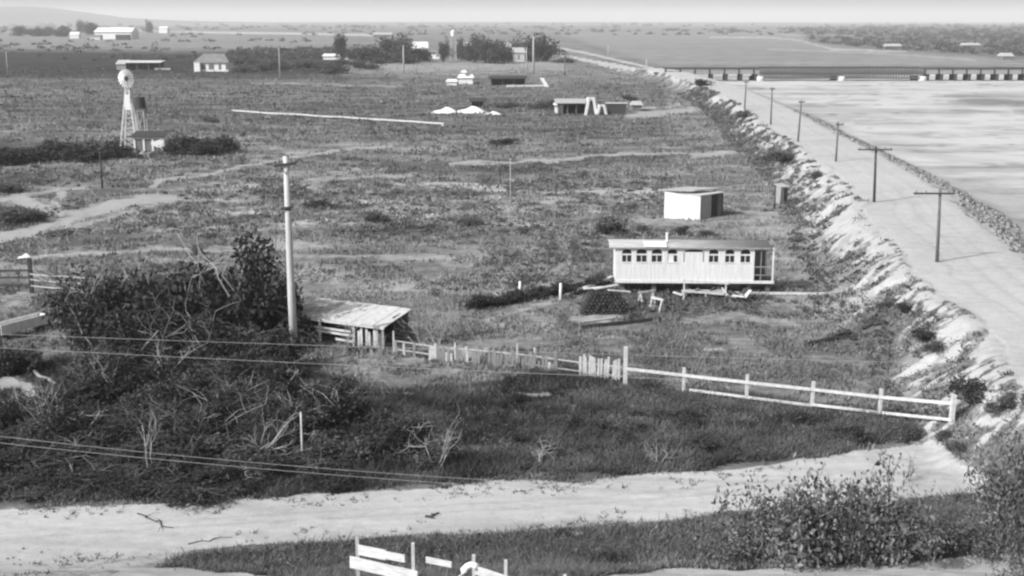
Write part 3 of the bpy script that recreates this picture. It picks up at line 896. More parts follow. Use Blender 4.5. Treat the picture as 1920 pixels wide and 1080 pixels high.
# ---------------------------------------------------------------- stranded railway carriage
def carriage():
    pl = P(1153, 552); pr = P(1449, 554)
    pl.z = pr.z = min(pl.z, pr.z)
    L = (pr - pl).length
    rz = math.atan2(pr.y - pl.y, pr.x - pl.x)
    t = empty('railway_carriage', pl, rz, 'long white railway carriage body with arched windows, standing in the field as a dwelling', 'railway carriage')
    W = 2.7
    z0, z1 = 0.98, 3.34                       # body bottom, eaves
    k = L / (1449 - 1153)
    X_ = lambda px: (px - 1153) * k
    xb = X_(1412)                              # body ends, open porch begins
    wins = [(1174, .66), (1201.5, .72), (1230, .72), (1259, .68), (1336, .66), (1366, .64), (1395, .68)]
    door = (X_(1280), X_(1318))
    sill, head = 2.36, 3.27
    # front wall: band below, piers between the openings, arched heads above
    mb = MB().box(0, xb, 0, .08, z0, sill).box(0, xb, 0, .08, head + .001, z1)
    ops = sorted([(X_(c_) - w / 2, X_(c_) + w / 2, head) for c_, w in wins] + [(door[0], door[1], head)])
    x = 0
    for a, b_, h_ in ops:
        mb.box(x, a, 0, .08, sill + .0005, head + .0005); x = b_
    mb.box(x, xb, 0, .08, sill + .0005, head + .0005)
    for a, b_, h_ in ops:                      # arch spandrels
        n = 10; rise = .20; top = []
        for i in range(n + 1):
            s_ = -1 + 2 * i / n
            top.append((a + (b_ - a) * i / n, head - rise + rise * math.sqrt(max(0, 1 - abs(s_) ** 2.6))))
        for i in range(n):
            (xa, za), (xc, zc) = top[i], top[i + 1]
            if head - min(za, zc) > .004:
                mb.hexa([(xa, 0.004, za), (xc, 0.004, zc), (xc, .076, zc), (xa, .076, za)], [(xa, 0.004, head), (xc, 0.004, head), (xc, .076, head), (xa, .076, head)])
    mb.build('front_wall', M['white_board'], t)
    MB().box(0.002, .08, .082, W, z0, z1).build('end_wall', M['white_board'], t)
    MB().box(.002, xb, W - .08, W - .001, z0, z1).box(xb - .09, xb - .01, .09, W - .09, z0, z1 - .002).build('rear_wall', M['white_board'], t)
    MB().box(.03, L, .03, W - .03, z0 - .16, z0 - .002).build('floor_frame', M['grey_board'], t)
    MB().box(-.03, L + .02, -.05, -.003, z0 - .12, z0 + .08).build('sill_board', M['white_board'], t)
    # windows: frame with transom bar, muntin and two panes
    for i, (c_, w) in enumerate(wins):
        xc = X_(c_); f = MB()
        f.box(xc - w / 2 - .03, xc + w / 2 + .03, .03, .07, 2.84, 2.94)
        f.box(xc - .025, xc + .025, .035, .065, sill, 2.84)
        fr = f.build('window', M['white_board'], t)
        MB().box(xc - w / 2, xc + w / 2, .070, .082, sill, 2.839).build('pane', M['glass'], fr)
        MB().box(xc - w / 2, xc + w / 2, .070, .084, 2.941, head).build('pane', M['glass'], fr)
        MB().box(xc - w / 2 - .05, xc + w / 2 + .05, -.035, -.002, sill - .06, sill - .003).build('sill', M['white_board'], fr)
        if i == 3:
            MB().box(xc - w / 2 + .02, xc + .10, .045, .060, sill, 2.84).build('curtain', M['white_wall'], fr)
    MB().box(door[0] + .07, door[1] - .07, .01, .06, sill - .3, 3.08).build('boarded_panel', M['white_board'], t)
    MB().box(door[0], door[1], .066, .08, sill, head).build('transom_light', M['glass'], t)
    # roof with a shallow camber
    r = MB(); n = 12; ov = .12; pts = []
    for i in range(n + 1):
        u = i / n; y = -ov + (W + 2 * ov) * u
        pts.append((y, z1 + .02 + .24 * (1 - abs(2 * u - 1) ** 2.2)))
    for i in range(n):
        (ya, za), (yb, zb) = pts[i], pts[i + 1]
        r.hexa([(-.45, ya, za), (L - .25, ya, za), (L - .25, yb, zb), (-.45, yb, zb)],
               [(-.45, ya, za + .06), (L - .25, ya, za + .06), (L - .25, yb, zb + .06), (-.45, yb, zb + .06)])
    r.build('roof', M['roof_grey'], t, True)
    MB().box(-.40, L - .28, -.15, -.123, z1 - .02, z1 + .09).build('eaves_board', M['grey_board'], t)
    MB().hexa([(X_(1206), -.2, z1 + .12), (X_(1248), -.2, z1 + .12), (X_(1248), .75, z1 + .34), (X_(1206), .75, z1 + .34)],
              [(X_(1206), -.2, z1 + .17), (X_(1248), -.2, z1 + .17), (X_(1248), .75, z1 + .39), (X_(1206), .75, z1 + .39)]).build('roof_patch', M['white_wall'], t)
    sp = MB().tube((X_(1250), .7, z1 + .36), (X_(1250), .7, z1 + .95), .085, n=10).build('stovepipe', M['white_wall'], t)
    MB().tube((X_(1250), .7, z1 + .95), (X_(1250), .7, z1 + 1.0), .13, n=10).build('cap', M['white_wall'], sp)
    # open end porch
    MB().box(L - .12, L - .02, 0.0, .11, z0, z1 + .06).build('porch_post', M['white_board'], t)
    MB().box(L - .12, L - .02, W - .12, W - .01, z0, z1 + .06).build('porch_post', M['white_board'], t)
    MB().box(xb + .03, L - .13, .02, .07, z1 - .12, z1 + .01).build('porch_header', M['grey_board'], t)
    MB().box(xb + .01, L - .13, .03, .07, z0 + 1.02, z0 + 1.09).box(xb + .01, L - .13, .03, .07, z0 + .45, z0 + .5).build('porch_rail', M['grey_board'], t)
    MB().box(xb + .45, xb + .50, .02, .06, z0 + .1, z1 - .12).build('porch_stile', M['grey_board'], t)
    MB().box(xb + .03, L - .15, W - .07, W - .02, z0 + .02, z1 - .05).build('porch_back_panel', M['wall_grey'], t)
    MB().box(X_(1420), X_(1446), .3, 1.1, z0 + .005, z0 + .34).build('porch_box', M['dark_wood'], t)
    # blocks that carry it
    for xx in (.35, 2.6, 4.9, 7.2, 9.3, L - .5):
        for yy in (.25, W - .55):
            MB().box(xx, xx + .32, yy, yy + .32, -.12, z0 - .163).build('support_block', M['mid_wood'], t)
    MB().box(.1, L - .1, 1.2, 1.45, .62, z0 - .165).build('under_beam', M['iron'], t)
    # landing and hand rail in front of the door
    d = empty('wooden_landing', t.matrix_basis @ Vector((X_(1277), -1.3, 0)), rz, 'low timber landing with a sloping hand rail in front of the white carriage', 'landing')
    d.location.z = hz(d.location.x, d.location.y) - .02
    w_ = X_(1357) - X_(1277)
    for i in range(5):
        MB().box(0, w_, .02 + i * .22, .21 + i * .22, .40, .45).build('plank', M['pale_wood'], d)
    for xx, yy, h_ in ((0, 0, 1.35), (w_ * .5, 0, .398), (w_ - .12, 0, 1.25), (0.0, 1.0, .398), (w_ - .12, 1.0, .398)):
        MB().box(xx, xx + .1, yy - .09, yy + .01, -.1, h_).build('post', M['fence_white'], d)
    MB().beam((-.05, -.12, 1.38), (w_ + .1, -.12, 1.12), .05, .09).build('hand_rail', M['fence_white'], d)
    MB().beam((-.05, -.13, .62), (w_ + .1, -.13, .36), .05, .12).build('side_board', M['fence_white'], d)
    return t
carriage()

def plank_thing(name, a, b, w, h, mat, label, cat, group=None, lift=0.0):
    a = P(*a); b = P(*b); a.z += lift; b.z += lift
    o = MB().beam(Vector((0, 0, h / 2)), b - a + Vector((0, 0, h / 2)), w, h).build(name, mat)
    o.location = a
    return tag(o, label, cat, group)

# things lying about in front of the carriage
a = P(1062, 556); b_ = P(1148, 533); b_.z += .55
o = MB().beam((0, 0, .1), b_ - a, .3, .16).build('leaning_beam', M['fence_white']); o.location = a
tag(o, 'long pale beam leaning up onto the left end of the white carriage', 'beam')
plank_thing('timber', (1342, 551), (1556, 553), .16, .16, M['fence_white'], 'long pale timber lying in the grass right of the white carriage', 'timber')
plank_thing('timber', (1090, 616), (1238, 600), .22, .2, M['dark_wood'], 'long dark log lying in the grass before the woodpile', 'log')
plank_thing('timber', (1085, 606), (1150, 598), .3, .10, M['pale_wood'], 'short pale plank on the ground below the dark woodpile', 'plank')

def woodpile():
    p = P(1086, 592)
    t = empty('woodpile', p, 0.04, 'dark stack of logs under pale slabs left of the white carriage', 'woodpile')
    rng = np.random.default_rng(5); k = 0
    for row in range(7):
        for i in range(13 - row):
            xx = .15 + row * .12 + i * .27; r = .125
            MB().tube((xx, rng.uniform(-.05, .1), .12 + row * .225), (xx + rng.uniform(-.05, .05), 1.2 + rng.uniform(-.1, .1), .12 + row * .23), r * rng.uniform(.8, 1.05), n=7).build('log', M['dark_wood'], t)
    for a_, b2 in (((.3, .5, 1.72), (1.6, .4, 1.84)), ((1.0, .2, 1.76), (2.6, .7, 1.92)), ((1.9, .1, 1.70), (3.4, .4, 1.5))):
        MB().beam(a_, b2, .28, .06).build('slab', M['fence_white'], t)
woodpile()

def trestle_stand(px, py, s, label, rz):
    t = empty('sawhorse', P(px, py), rz, label, 'sawhorse')
    MB().beam((-.6 * s, 0, .85 * s), (.6 * s, 0, .85 * s), .09, .12).build('top_beam', M['fence_white'], t)
    for sx in (-.5, .5):
        for sy in (-.3, .3):
            MB().beam((sx * s, sy * s, -.05), (sx * s * .9, 0, .82 * s), .07).build('leg', M['fence_white'], t)
trestle_stand(1212, 572, 1.1, 'pale sawhorse with splayed legs left of the landing', .5)
trestle_stand(1232, 582, .95, 'smaller pale sawhorse standing nearer the camera than the first', -.9)

def scrap(px, py, label, seed, n=9, s=1.0, mats=('fence_white', 'dark_wood', 'mid_wood')):
    t = empty('scrap_heap', P(px, py), 0, label, 'scrap heap')
    rng = np.random.default_rng(seed)
    for i in range(n):
        a_ = Vector((rng.normal(0, .55) * s, rng.normal(0, .3) * s, rng.uniform(.02, .35) * s))
        d_ = Vector((rng.normal(), rng.normal() * .6, rng.uniform(-.1, .5))).normalized() * rng.uniform(.4, 1.1) * s
        MB().beam(a_, a_ + d_, rng.uniform(.08, .22) * s, rng.uniform(.03, .1) * s).build('board', M[mats[i % len(mats)]], t)
    return t
scrap(1385, 564, 'tangled heap of pale boards at the right end of the landing', 4, 13, 1.15)
scrap(1182, 575, 'heap of broken pale boards between the woodpile and the sawhorses', 8, 10, 1.0)
scrap(1135, 526, 'pale twisted scrap standing at the left end of the carriage', 12, 8, .9)
scrap(1300, 557, 'flat pale boards under the landing', 15, 7, 1.0)

# ---------------------------------------------------------------- white outhouse behind the carriage
def white_shed():
    C_ = P(1312, 413); L_ = P(1245, 409); R_ = P(1355, 405)
    z = min(C_.z, L_.z, R_.z) - .05
    t = empty('white_shed', (C_.x, C_.y, z), 0, 'small white walled shed with flat roof, its right side dark, behind the carriage', 'shed')
    l = (L_ - C_); l.z = 0; r = (R_ - C_); r.z = 0
    up = lambda v, h_: v + Vector((0, 0, h_))
    o = Vector((0, 0, 0)); lr = l + r
    th = .08
    ln = l.normalized(); rn = r.normalized()
    hf, hb = 2.35, 2.15
    MB().hexa([o, l, l + rn * th, rn * th], [up(o, hf), up(l, hf + .35), up(l + rn * th, hf + .35), up(rn * th, hf)]).build('front_wall', M['white_wall'], t)
    a_ = rn * th; m1 = r * .48
    MB().hexa([a_, m1, m1 + ln * th, a_ + ln * th], [up(a_, hf), up(m1, hf + .12), up(m1 + ln * th, hf + .12), up(a_ + ln * th, hf)]).build('side_wall', M['grey_board'], t)  # white shed's right side in shade, the shade put into the grey colour
    MB().hexa([m1 + rn * .01 + ln * .5, r + ln * .5, r + ln * (.5 + th), m1 + rn * .01 + ln * (.5 + th)], [up(m1 + rn * .01 + ln * .5, 2.4), up(r + ln * .5, 2.4), up(r + ln * (.5 + th), 2.4), up(m1 + rn * .01 + ln * (.5 + th), 2.4)]).build('recessed_wall', M['dark_wood'], t)  # shade of the side opening painted in as a dark wall
    MB().hexa([r, r + ln * .1, r + ln * .1 - rn * .1, r - rn * .1], [up(r, 2.4), up(r + ln * .1, 2.4), up(r + ln * .1 - rn * .1, 2.4), up(r - rn * .1, 2.4)]).build('corner_post', M['dark_wood'], t)
    MB().hexa([l + rn * th, l + r, l + r - ln * th, l - ln * th + rn * th], [up(l + rn * th, 2.6), up(l + r, 2.4), up(l + r - ln * th, 2.4), up(l - ln * th + rn * th, 2.6)]).build('end_wall', M['white_wall'], t)
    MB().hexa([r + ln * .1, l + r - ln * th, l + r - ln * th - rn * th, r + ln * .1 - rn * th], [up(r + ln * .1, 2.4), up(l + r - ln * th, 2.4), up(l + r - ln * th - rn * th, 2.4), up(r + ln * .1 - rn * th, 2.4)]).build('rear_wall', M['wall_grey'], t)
    q = [(-ln * .05) - rn * .05, l * .72 - rn * .05, l * .72 + r * 1.02, r * 1.03 - ln * .05]
    MB().hexa([up(v, 2.43 + .07 * i) for i, v in zip((0, .2, 1, 1), q)], [up(v, 2.5 + .07 * i) for i, v in zip((0, .2, 1, 1), q)]).build('roof', M['roof_sheet'], t)
    q = [l * .30 + r * .2, l * 1.15 - rn * .12, l * 1.12 + r * 1.1, l * .15 + r * 1.1]
    MB().hexa([up(v, 2.80) for v in q], [up(v, 2.92) for v in q]).build('upper_roof', M['roof_grey'], t)
    for v in (l * 1.1, l * 1.08 + r, l * .25 + r):
        MB().beam(v, up(v, 2.797), .12).build('roof_post', M['mid_wood'], t)
white_shed()

def privy():
    p = P(1463, 381); t = empty('privy', p, .5, 'small grey leaning privy at the foot of the embankment', 'privy')
    MB().hexa([(-.5, -.5, -.1), (.5, -.5, -.1), (.5, .5, -.1), (-.5, .5, -.1)], [(-.42, -.5, 1.75), (.58, -.5, 1.75), (.58, .5, 1.95), (-.42, .5, 1.95)]).build('wall', M['grey_board'], t)
    MB().hexa([(-.55, -.6, 1.76), (.7, -.6, 1.76), (.7, .6, 1.98), (-.55, .6, 1.98)], [(-.55, -.6, 1.82), (.7, -.6, 1.82), (.7, .6, 2.04), (-.55, .6, 2.04)]).build('roof', M['pale_wood'], t)
    MB().box(.0, .42, -.53, -.503, 0, 1.6).build('door', M['dark_wood'], t)
privy()

# ---------------------------------------------------------------- low shed with the pale roof
def low_shed():
    C_ = P(718, 657); L_ = P(548, 634); R_ = P(765, 629)
    z = hz(C_.x, C_.y) - .05
    t = empty('low_shed', (C_.x, C_.y, z), 0, 'low open-fronted shed with a pale sheet roof beside the tall bleached pole', 'shed')
    l = L_ - C_; l.z = 0; r = R_ - C_; r.z = 0
    ln = l.normalized(); rn = r.normalized(); up = lambda v, h_: v + Vector((0, 0, h_))
    W_ = r.length; LL = l.length
    fz, bz = 1.50, 1.68
    # roof sheets, running from front to back
    n = 9; rng = np.random.default_rng(3)
    for i in range(n):
        s0 = -.25 + (LL + .5) * i / n; s1 = -.25 + (LL + .5) * (i + 1) / n - .015
        dz = rng.uniform(0, .03); ex = rng.uniform(-.06, .06)
        a_ = ln * s0 - rn * (.25 + ex); b2 = ln * s1 - rn * (.25 + ex); c2 = ln * s1 + rn * (W_ + .15); d2 = ln * s0 + rn * (W_ + .15)
        q = [(a_, fz), (b2, fz), (c2, bz), (d2, bz)]
        old = i >= 6
        MB().hexa([up(v, h_ + dz) for v, h_ in q], [up(v, h_ + dz + .04) for v, h_ in q]).build('roof_sheet', M['roof_old' if old else 'roof_sheet'], t)
    MB().beam(up(-ln * .2 - rn * .18, fz - .07), up(ln * (LL + .2) - rn * .18, fz - .07), .08, .12).build('eaves_beam', M['fence_white'], t)
    for s_ in (0, LL * .31, LL * .68, LL):
        MB().beam(ln * s_, up(ln * s_, fz - .14), .15).build('post', M['fence_white'], t)
        MB().beam(ln * s_ + rn * W_, up(ln * s_ + rn * W_, bz - .05), .12).build('post', M['grey_board'], t)
    # closed right part of the front in upright boards
    for i in range(9):
        s0 = .12 + i * .185
        if i in (3, 6): continue
        h_ = fz - .15 - (0 if i % 4 else .3)
        MB().hexa([ln * s0, ln * (s0 + .16), ln * (s0 + .16) + rn * .03, ln * s0 + rn * .03], [up(ln * s0, h_), up(ln * (s0 + .16), h_), up(ln * (s0 + .16) + rn * .03, h_), up(ln * s0 + rn * .03, h_)]).build('wall_board', M['fence_white' if i % 3 else 'grey_board'], t)
    # low rails across the open left part
    for h_, s0, s1 in ((.95, LL * .33, LL * .98), (.72, LL * .32, LL * .72), (.35, LL * .31, LL * .5)):
        MB().beam(up(ln * s0 - rn * .1, h_), up(ln * s1 - rn * .1, h_ + .05), .05, .13).build('rail', M['fence_white'], t)
    # right gable end, boarded, open towards the front
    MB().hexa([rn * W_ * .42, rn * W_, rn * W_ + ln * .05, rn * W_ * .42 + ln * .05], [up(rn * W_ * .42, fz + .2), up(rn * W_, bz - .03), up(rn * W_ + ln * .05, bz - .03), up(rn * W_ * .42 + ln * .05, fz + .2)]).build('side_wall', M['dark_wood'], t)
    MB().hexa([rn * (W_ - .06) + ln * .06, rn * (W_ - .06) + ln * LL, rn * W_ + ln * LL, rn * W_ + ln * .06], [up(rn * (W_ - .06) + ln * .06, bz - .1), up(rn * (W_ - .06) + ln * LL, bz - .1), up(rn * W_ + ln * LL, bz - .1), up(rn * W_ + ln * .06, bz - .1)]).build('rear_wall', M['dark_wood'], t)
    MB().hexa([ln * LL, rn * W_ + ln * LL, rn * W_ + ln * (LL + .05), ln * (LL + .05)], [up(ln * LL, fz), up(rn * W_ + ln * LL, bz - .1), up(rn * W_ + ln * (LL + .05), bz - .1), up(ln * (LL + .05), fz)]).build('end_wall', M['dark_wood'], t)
low_shed()

# ---------------------------------------------------------------- poles
def big_pole():
    b0 = P(553, 684); s = scale_at(b0)
    hgt = (684 - 296) / s * 1.0 / math.cos(PITCH) * .985
    t = empty('utility_pole', b0, 0, 'tall bleached wooden utility pole rising beside the pale-roofed shed', 'utility pole')
    lean = -.006 * hgt
    MB().path([(0, 0, -.4), (lean * .4 - .02, 0, hgt * .35), (lean * .7, 0, hgt * .7), (lean, 0, hgt)], [.235, .215, .18, .14], 12).build('shaft', M['pole_wood'], t, True)
    a_ = MB().beam((lean - .62, -.17, hgt - .52), (lean + .62, -.17, hgt - .34), .12, .14).build('crossarm', M['dark_wood'], t)
    for xx in (-.55, -.3, .3, .55):
        MB().tube((lean + xx, -.17, hgt - .36 + xx * .14), (lean + xx, -.17, hgt - .14 + xx * .14), .05, .03, 8).build('insulator', M['insul'], a_)
    MB().beam((lean - .32, -.2, hgt - .5), (lean, -.17, hgt - .95), .03, .03).build('brace', M['iron'], t)
    MB().beam((lean + .32, -.2, hgt - .42), (lean, -.17, hgt - .95), .03, .03).build('brace', M['iron'], t)
    MB().beam((lean * .75 - .34, -.22, hgt - 2.85), (lean * .75 + .34, -.22, hgt - 2.75), .09, .12).build('lower_arm', M['dark_wood'], t)
    MB().tube((lean * .75, 0, hgt - 2.95), (lean * .75, 0, hgt - 2.85), .205, .205, 12).build('band', M['iron'], t)
    for z_ in np.arange(2.5, hgt - 3.2, .8):
        MB().beam((.16 if int(z_ * 10) % 16 > 7 else -.3, -.03, z_), (.3 if int(z_ * 10) % 16 > 7 else -.16, -.03, z_), .025).build('step_bolt', M['iron'], t)
big_pole()

def small_pole(px, py, top, label, arm=(0, 0), r=.11, mat='mid_wood', group=None, lean=0.0, name='telegraph_pole'):
    b0 = P(px, py); s = scale_at(b0); hgt = (py - top) / s / math.cos(PITCH)
    t = empty(name, b0, 0, label, 'pole', group)
    lx = lean / s
    MB().path([(0, 0, -.3), (lx * .5, 0, hgt * .5), (lx, 0, hgt)], [r, r * .85, r * .7], 8).build('shaft', M[mat], t, True)
    if arm[0] or arm[1]:
        c_ = MB().beam((lx - arm[0] / s, -r - .03, hgt - .28), (lx + arm[1] / s, -r - .03, hgt - .28), .1, .12).build('crossarm', M['dark_wood'], t)
        for q in (-.9, -.55, .55, .9):
            w_ = arm[0] if q < 0 else arm[1]
            MB().tube((lx + q * w_ / s, -r - .03, hgt - .22), (lx + q * w_ / s, -r - .03, hgt - .06), .04, .025, 6).build('insulator', M['insul'], c_)
    return t
g_ = 'telegraph poles standing along the embankment road'
small_pole(1757, 491, 357, 'nearest telegraph pole on the pale embankment road, wide crossarm, tall shaft', (50, 26), .13, 'mid_wood', g_, -4)
small_pole(1639, 379, 277, 'second telegraph pole up the embankment road, dark crossarm against the pale sand', (34, 30), .14, 'dark_wood', g_, -3)
small_pole(1567, 303, 231, 'third telegraph pole up the embankment road, short crossarm', (5, 9), .13, 'mid_wood', g_, 1)
small_pole(1496, 266, 190, 'fourth telegraph pole up the embankment road, leaning a little right', (6, 6), .14, 'mid_wood', g_, 3)
small_pole(1445, 234, 166, 'fifth telegraph pole up the embankment road, left of the river bend', (5, 5), .14, 'mid_wood', g_)
small_pole(1396, 207, 153, 'sixth telegraph pole up the embankment road, short of the bridge', (5, 5), .15, 'mid_wood', g_, 1)
def pole_wires():
    W3 = [((1757, 491), 357, 40, 22, -4), ((1639, 379), 277, 28, 24, -3), ((1567, 303), 231, 5, 8, 1), ((1496, 266), 190, 5, 5, 3), ((1445, 234), 166, 4, 4, 0), ((1396, 207), 153, 4, 4, 1)]
    for side, lab in ((-1, 'thin wire on the left insulators of the embankment poles'), (1, 'thin wire on the right insulators of the embankment poles')):
        pts = []
        for (q, top, al_, ar_, ln_) in W3:
            b0 = P(*q); s_ = scale_at(b0); hh = (q[1] - top) / s_ / math.cos(PITCH)
            pts.append(b0 + Vector(((ln_ + (-al_ if side < 0 else ar_) * .9) / s_, -.15, hh - .05)))
        pts.insert(0, pts[0] + (pts[0] - pts[1]) * 1.1)
        path_ = []
        for i in range(len(pts) - 1):
            for k in range(10):
                u = k / 10; p = between(pts[i], pts[i + 1], u); p.z -= .5 * 4 * u * (1 - u); path_.append(p)
        path_.append(pts[-1]); o_ = path_[0].copy()
        o = MB().path([p - o_ for p in path_], .006, 4).build('telegraph_wire', M['wire']); o.location = o_; tag(o, lab, 'wire')
pole_wires()
small_pole(1212, 138, 112, 'pale pole where the embankment road passes the bridge end', (0, 0), .22, 'pale_wood', None)
small_pole(1140, 107, 84, 'farthest pale pole on the embankment road', (0, 0), .25, 'pale_wood', None)
small_pole(192, 353, 278, 'thin dark pole in the field below the windmill', (3, 3), .12, 'dark_wood')
small_pole(15, 142, 98, 'pale pole in the dark far field at the left edge', (0, 0), .2, 'pale_wood')
small_pole(525, 147, 88, 'pale pole by the far hedge between the two farms', (2, 2), .2, 'pale_wood')
small_pole(757, 137, 86, 'thick pale pole in front of the farm trees', (3, 3), .32, 'pale_wood')
small_pole(1000, 137, 68, 'tall pale pole before the farthest right farm tree', (3, 3), .4, 'pale_wood')
small_pole(987, 140, 91, 'thinner pale pole left of the tall one by the farm trees', (0, 0), .24, 'pale_wood')
small_pole(957, 416, 298, 'very thin pale pole standing in the middle of the field', (0, 0), .05, 'pale_wood')
small_pole(1059, 142, 104, 'dull pole at the edge of the farm scrub by the embankment', (0, 0), .2, 'mid_wood')
small_pole(568, 880, 770, 'thin pale stake standing in the thicket above the road', (0, 0), .055, 'fence_white', None, 0, 'stake')
small_pole(1452, 391, 348, 'short dark post beside the leaning privy', (0, 0), .1, 'dark_wood', None, 0, 'post')

# ---------------------------------------------------------------- fences
def rail_fence():
    bp = [(1172, 724), (1281, 737), (1399, 751), (1522, 765), (1648, 780), (1783, 794)]
    pts = [P(*q) for q in bp]
    t = empty('rail_fence', pts[0], 0, 'pale two-rail timber fence running down to the foot of the embankment', 'fence')
    rel = [p - pts[0] for p in pts]
    for i, v in enumerate(rel):
        h_ = 2.15 if i == 0 else 1.38
        w_ = .2 if i in (0, 5) else .15
        MB().beam(v - Vector((0, 0, .3)), v + Vector((.01 * i, 0, h_)), w_).build('post', M['fence_white'], t)
    for i in range(5):
        a_, b2 = rel[i], rel[i + 1]; off = Vector((0, -.12, 0))
        MB().beam(a_ + off + Vector((0, 0, 1.0)), b2 + off + Vector((0, 0, 1.0)), .05, .15).build('rail', M['fence_white'], t)
        if i >= 1:
            MB().beam(a_ + off * 1.1 + Vector((.3 if i == 1 else 0, 0, .22)), b2 + off * 1.1 + Vector((0, 0, .22 if i != 2 else .17)), .05, .13).build('rail', M['fence_white'], t)
rail_fence()

def picket_fence():
    a_ = P(738, 664); b2 = P(1166, 716)
    t = empty('picket_fence', a_, 0, 'broken pale picket fence between the low shed and the tall corner post', 'fence')
    d_ = b2 - a_; n = int(d_.length / .17); rng = np.random.default_rng(9)
    for i in range(n):
        u = i / n; p = d_ * u; xp = 738 + (1166 - 738) * u
        p.z = hz(a_.x + p.x, a_.y + p.y) - a_.z
        if xp > 1094: keep = not (1140 < xp < 1146)
        elif xp > 1050: keep = rng.random() < .4
        elif xp > 900: keep = rng.random() < .6
        else: keep = rng.random() < .75
        if not keep: continue
        h_ = rng.uniform(1.1, 1.3) if xp > 1050 else rng.uniform(.5, 1.05)
        w_ = rng.uniform(.12, .15); mt = 'fence_white' if xp > 1080 or rng.random() < .25 else 'grey_board'
        l_ = rng.normal(0, .06)
        MB().beam(p - Vector((0, 0, .1)), p + Vector((l_, 0, h_)), w_, .02, (0, 1, 0)).build('picket', M[mt], t)
    for h_ in (.8, .3):
        for i in range(5):
            p0 = d_ * (i / 5); p1 = d_ * ((i + 1) / 5)
            p0.z = hz(a_.x + p0.x, a_.y + p0.y) - a_.z; p1.z = hz(a_.x + p1.x, a_.y + p1.y) - a_.z
            if h_ < .5 and i in (1, 2): continue
            MB().beam(p0 + Vector((0, .06, h_)), p1 + Vector((0, .06, h_)), .04, .07).build('rail', M['pale_wood'], t)
    for xp, h_ in ((738, 1.35), (978, 1.35), (1010, 1.25), (860, 1.1)):
        p = d_ * ((xp - 738) / (1166 - 738)); p.z = hz(a_.x + p.x, a_.y + p.y) - a_.z
        MB().beam(p + Vector((0, .12, -.2)), p + Vector((0, .12, h_)), .09).build('post', M['fence_white'], t)
picket_fence()

def corral():
    bp = [(-60, 545), (60, 549), (108, 553), (163, 556)]
    pts = [P(*q) for q in bp]
    t = empty('corral_fence', pts[0], 0, 'weathered corral fence of several rails at the left edge of the field', 'fence')
    rel = [p - pts[0] for p in pts]
    for i, v in enumerate(rel):
        h_ = (2.4, 2.5, 2.1, 1.9)[i]
        MB().beam(v - Vector((0, 0, .3)), v + Vector((0, 0, h_)), (.2, .24, .17, .17)[i]).build('post', M['dark_wood' if i < 2 else 'mid_wood'], t)
    for h_ in (.5, 1.05, 1.55):
        MB().beam(rel[0] + Vector((0, -.14, h_ - .1)), rel[1] + Vector((0, -.14, h_ + .1)), .05, .15).build('rail', M['dark_wood'], t)
    for h_ in (.55, 1.0, 1.4):
        for i in (1, 2):
            MB().beam(rel[i] + Vector((0, -.12, h_)), rel[i + 1] + Vector((0, -.12, h_ - .05)), .04, .08).build('rail', M['pale_wood'], t)
corral()
small_pole(5, 692, 612, 'dark post at the left edge below the corral fence', (0, 0), .11, 'dark_wood', None, 0, 'post')

def trough():
    a_ = P(4, 640); b2 = P(92, 618)
    t = empty('water_trough', a_, math.atan2(b2.y - a_.y, b2.x - a_.x), 'long pale watering trough behind the thicket at the left edge', 'trough')
    L = (b2 - a_).length
    MB().box(0, L, 0, .07, 0, .62).build('side', M['white_board'], t); MB().box(0, L, .75, .82, 0, .62).build('side', M['white_board'], t)
    MB().box(.002, .06, .072, .748, 0, .6).build('end', M['white_board'], t); MB().box(L - .06, L - .002, .072, .748, 0, .6).build('end', M['white_board'], t)
    MB().box(.062, L - .062, .072, .748, .0, .42).build('bottom', M['white_board'], t)
    MB().box(.3, .55, .01, .8, -.4, -.003).build('foot', M['dark_wood'], t); MB().box(L - .55, L - .3, .01, .8, -.4, -.003).build('foot', M['dark_wood'], t)
    t.location.z = max(a_.z, b2.z) + .35
trough()

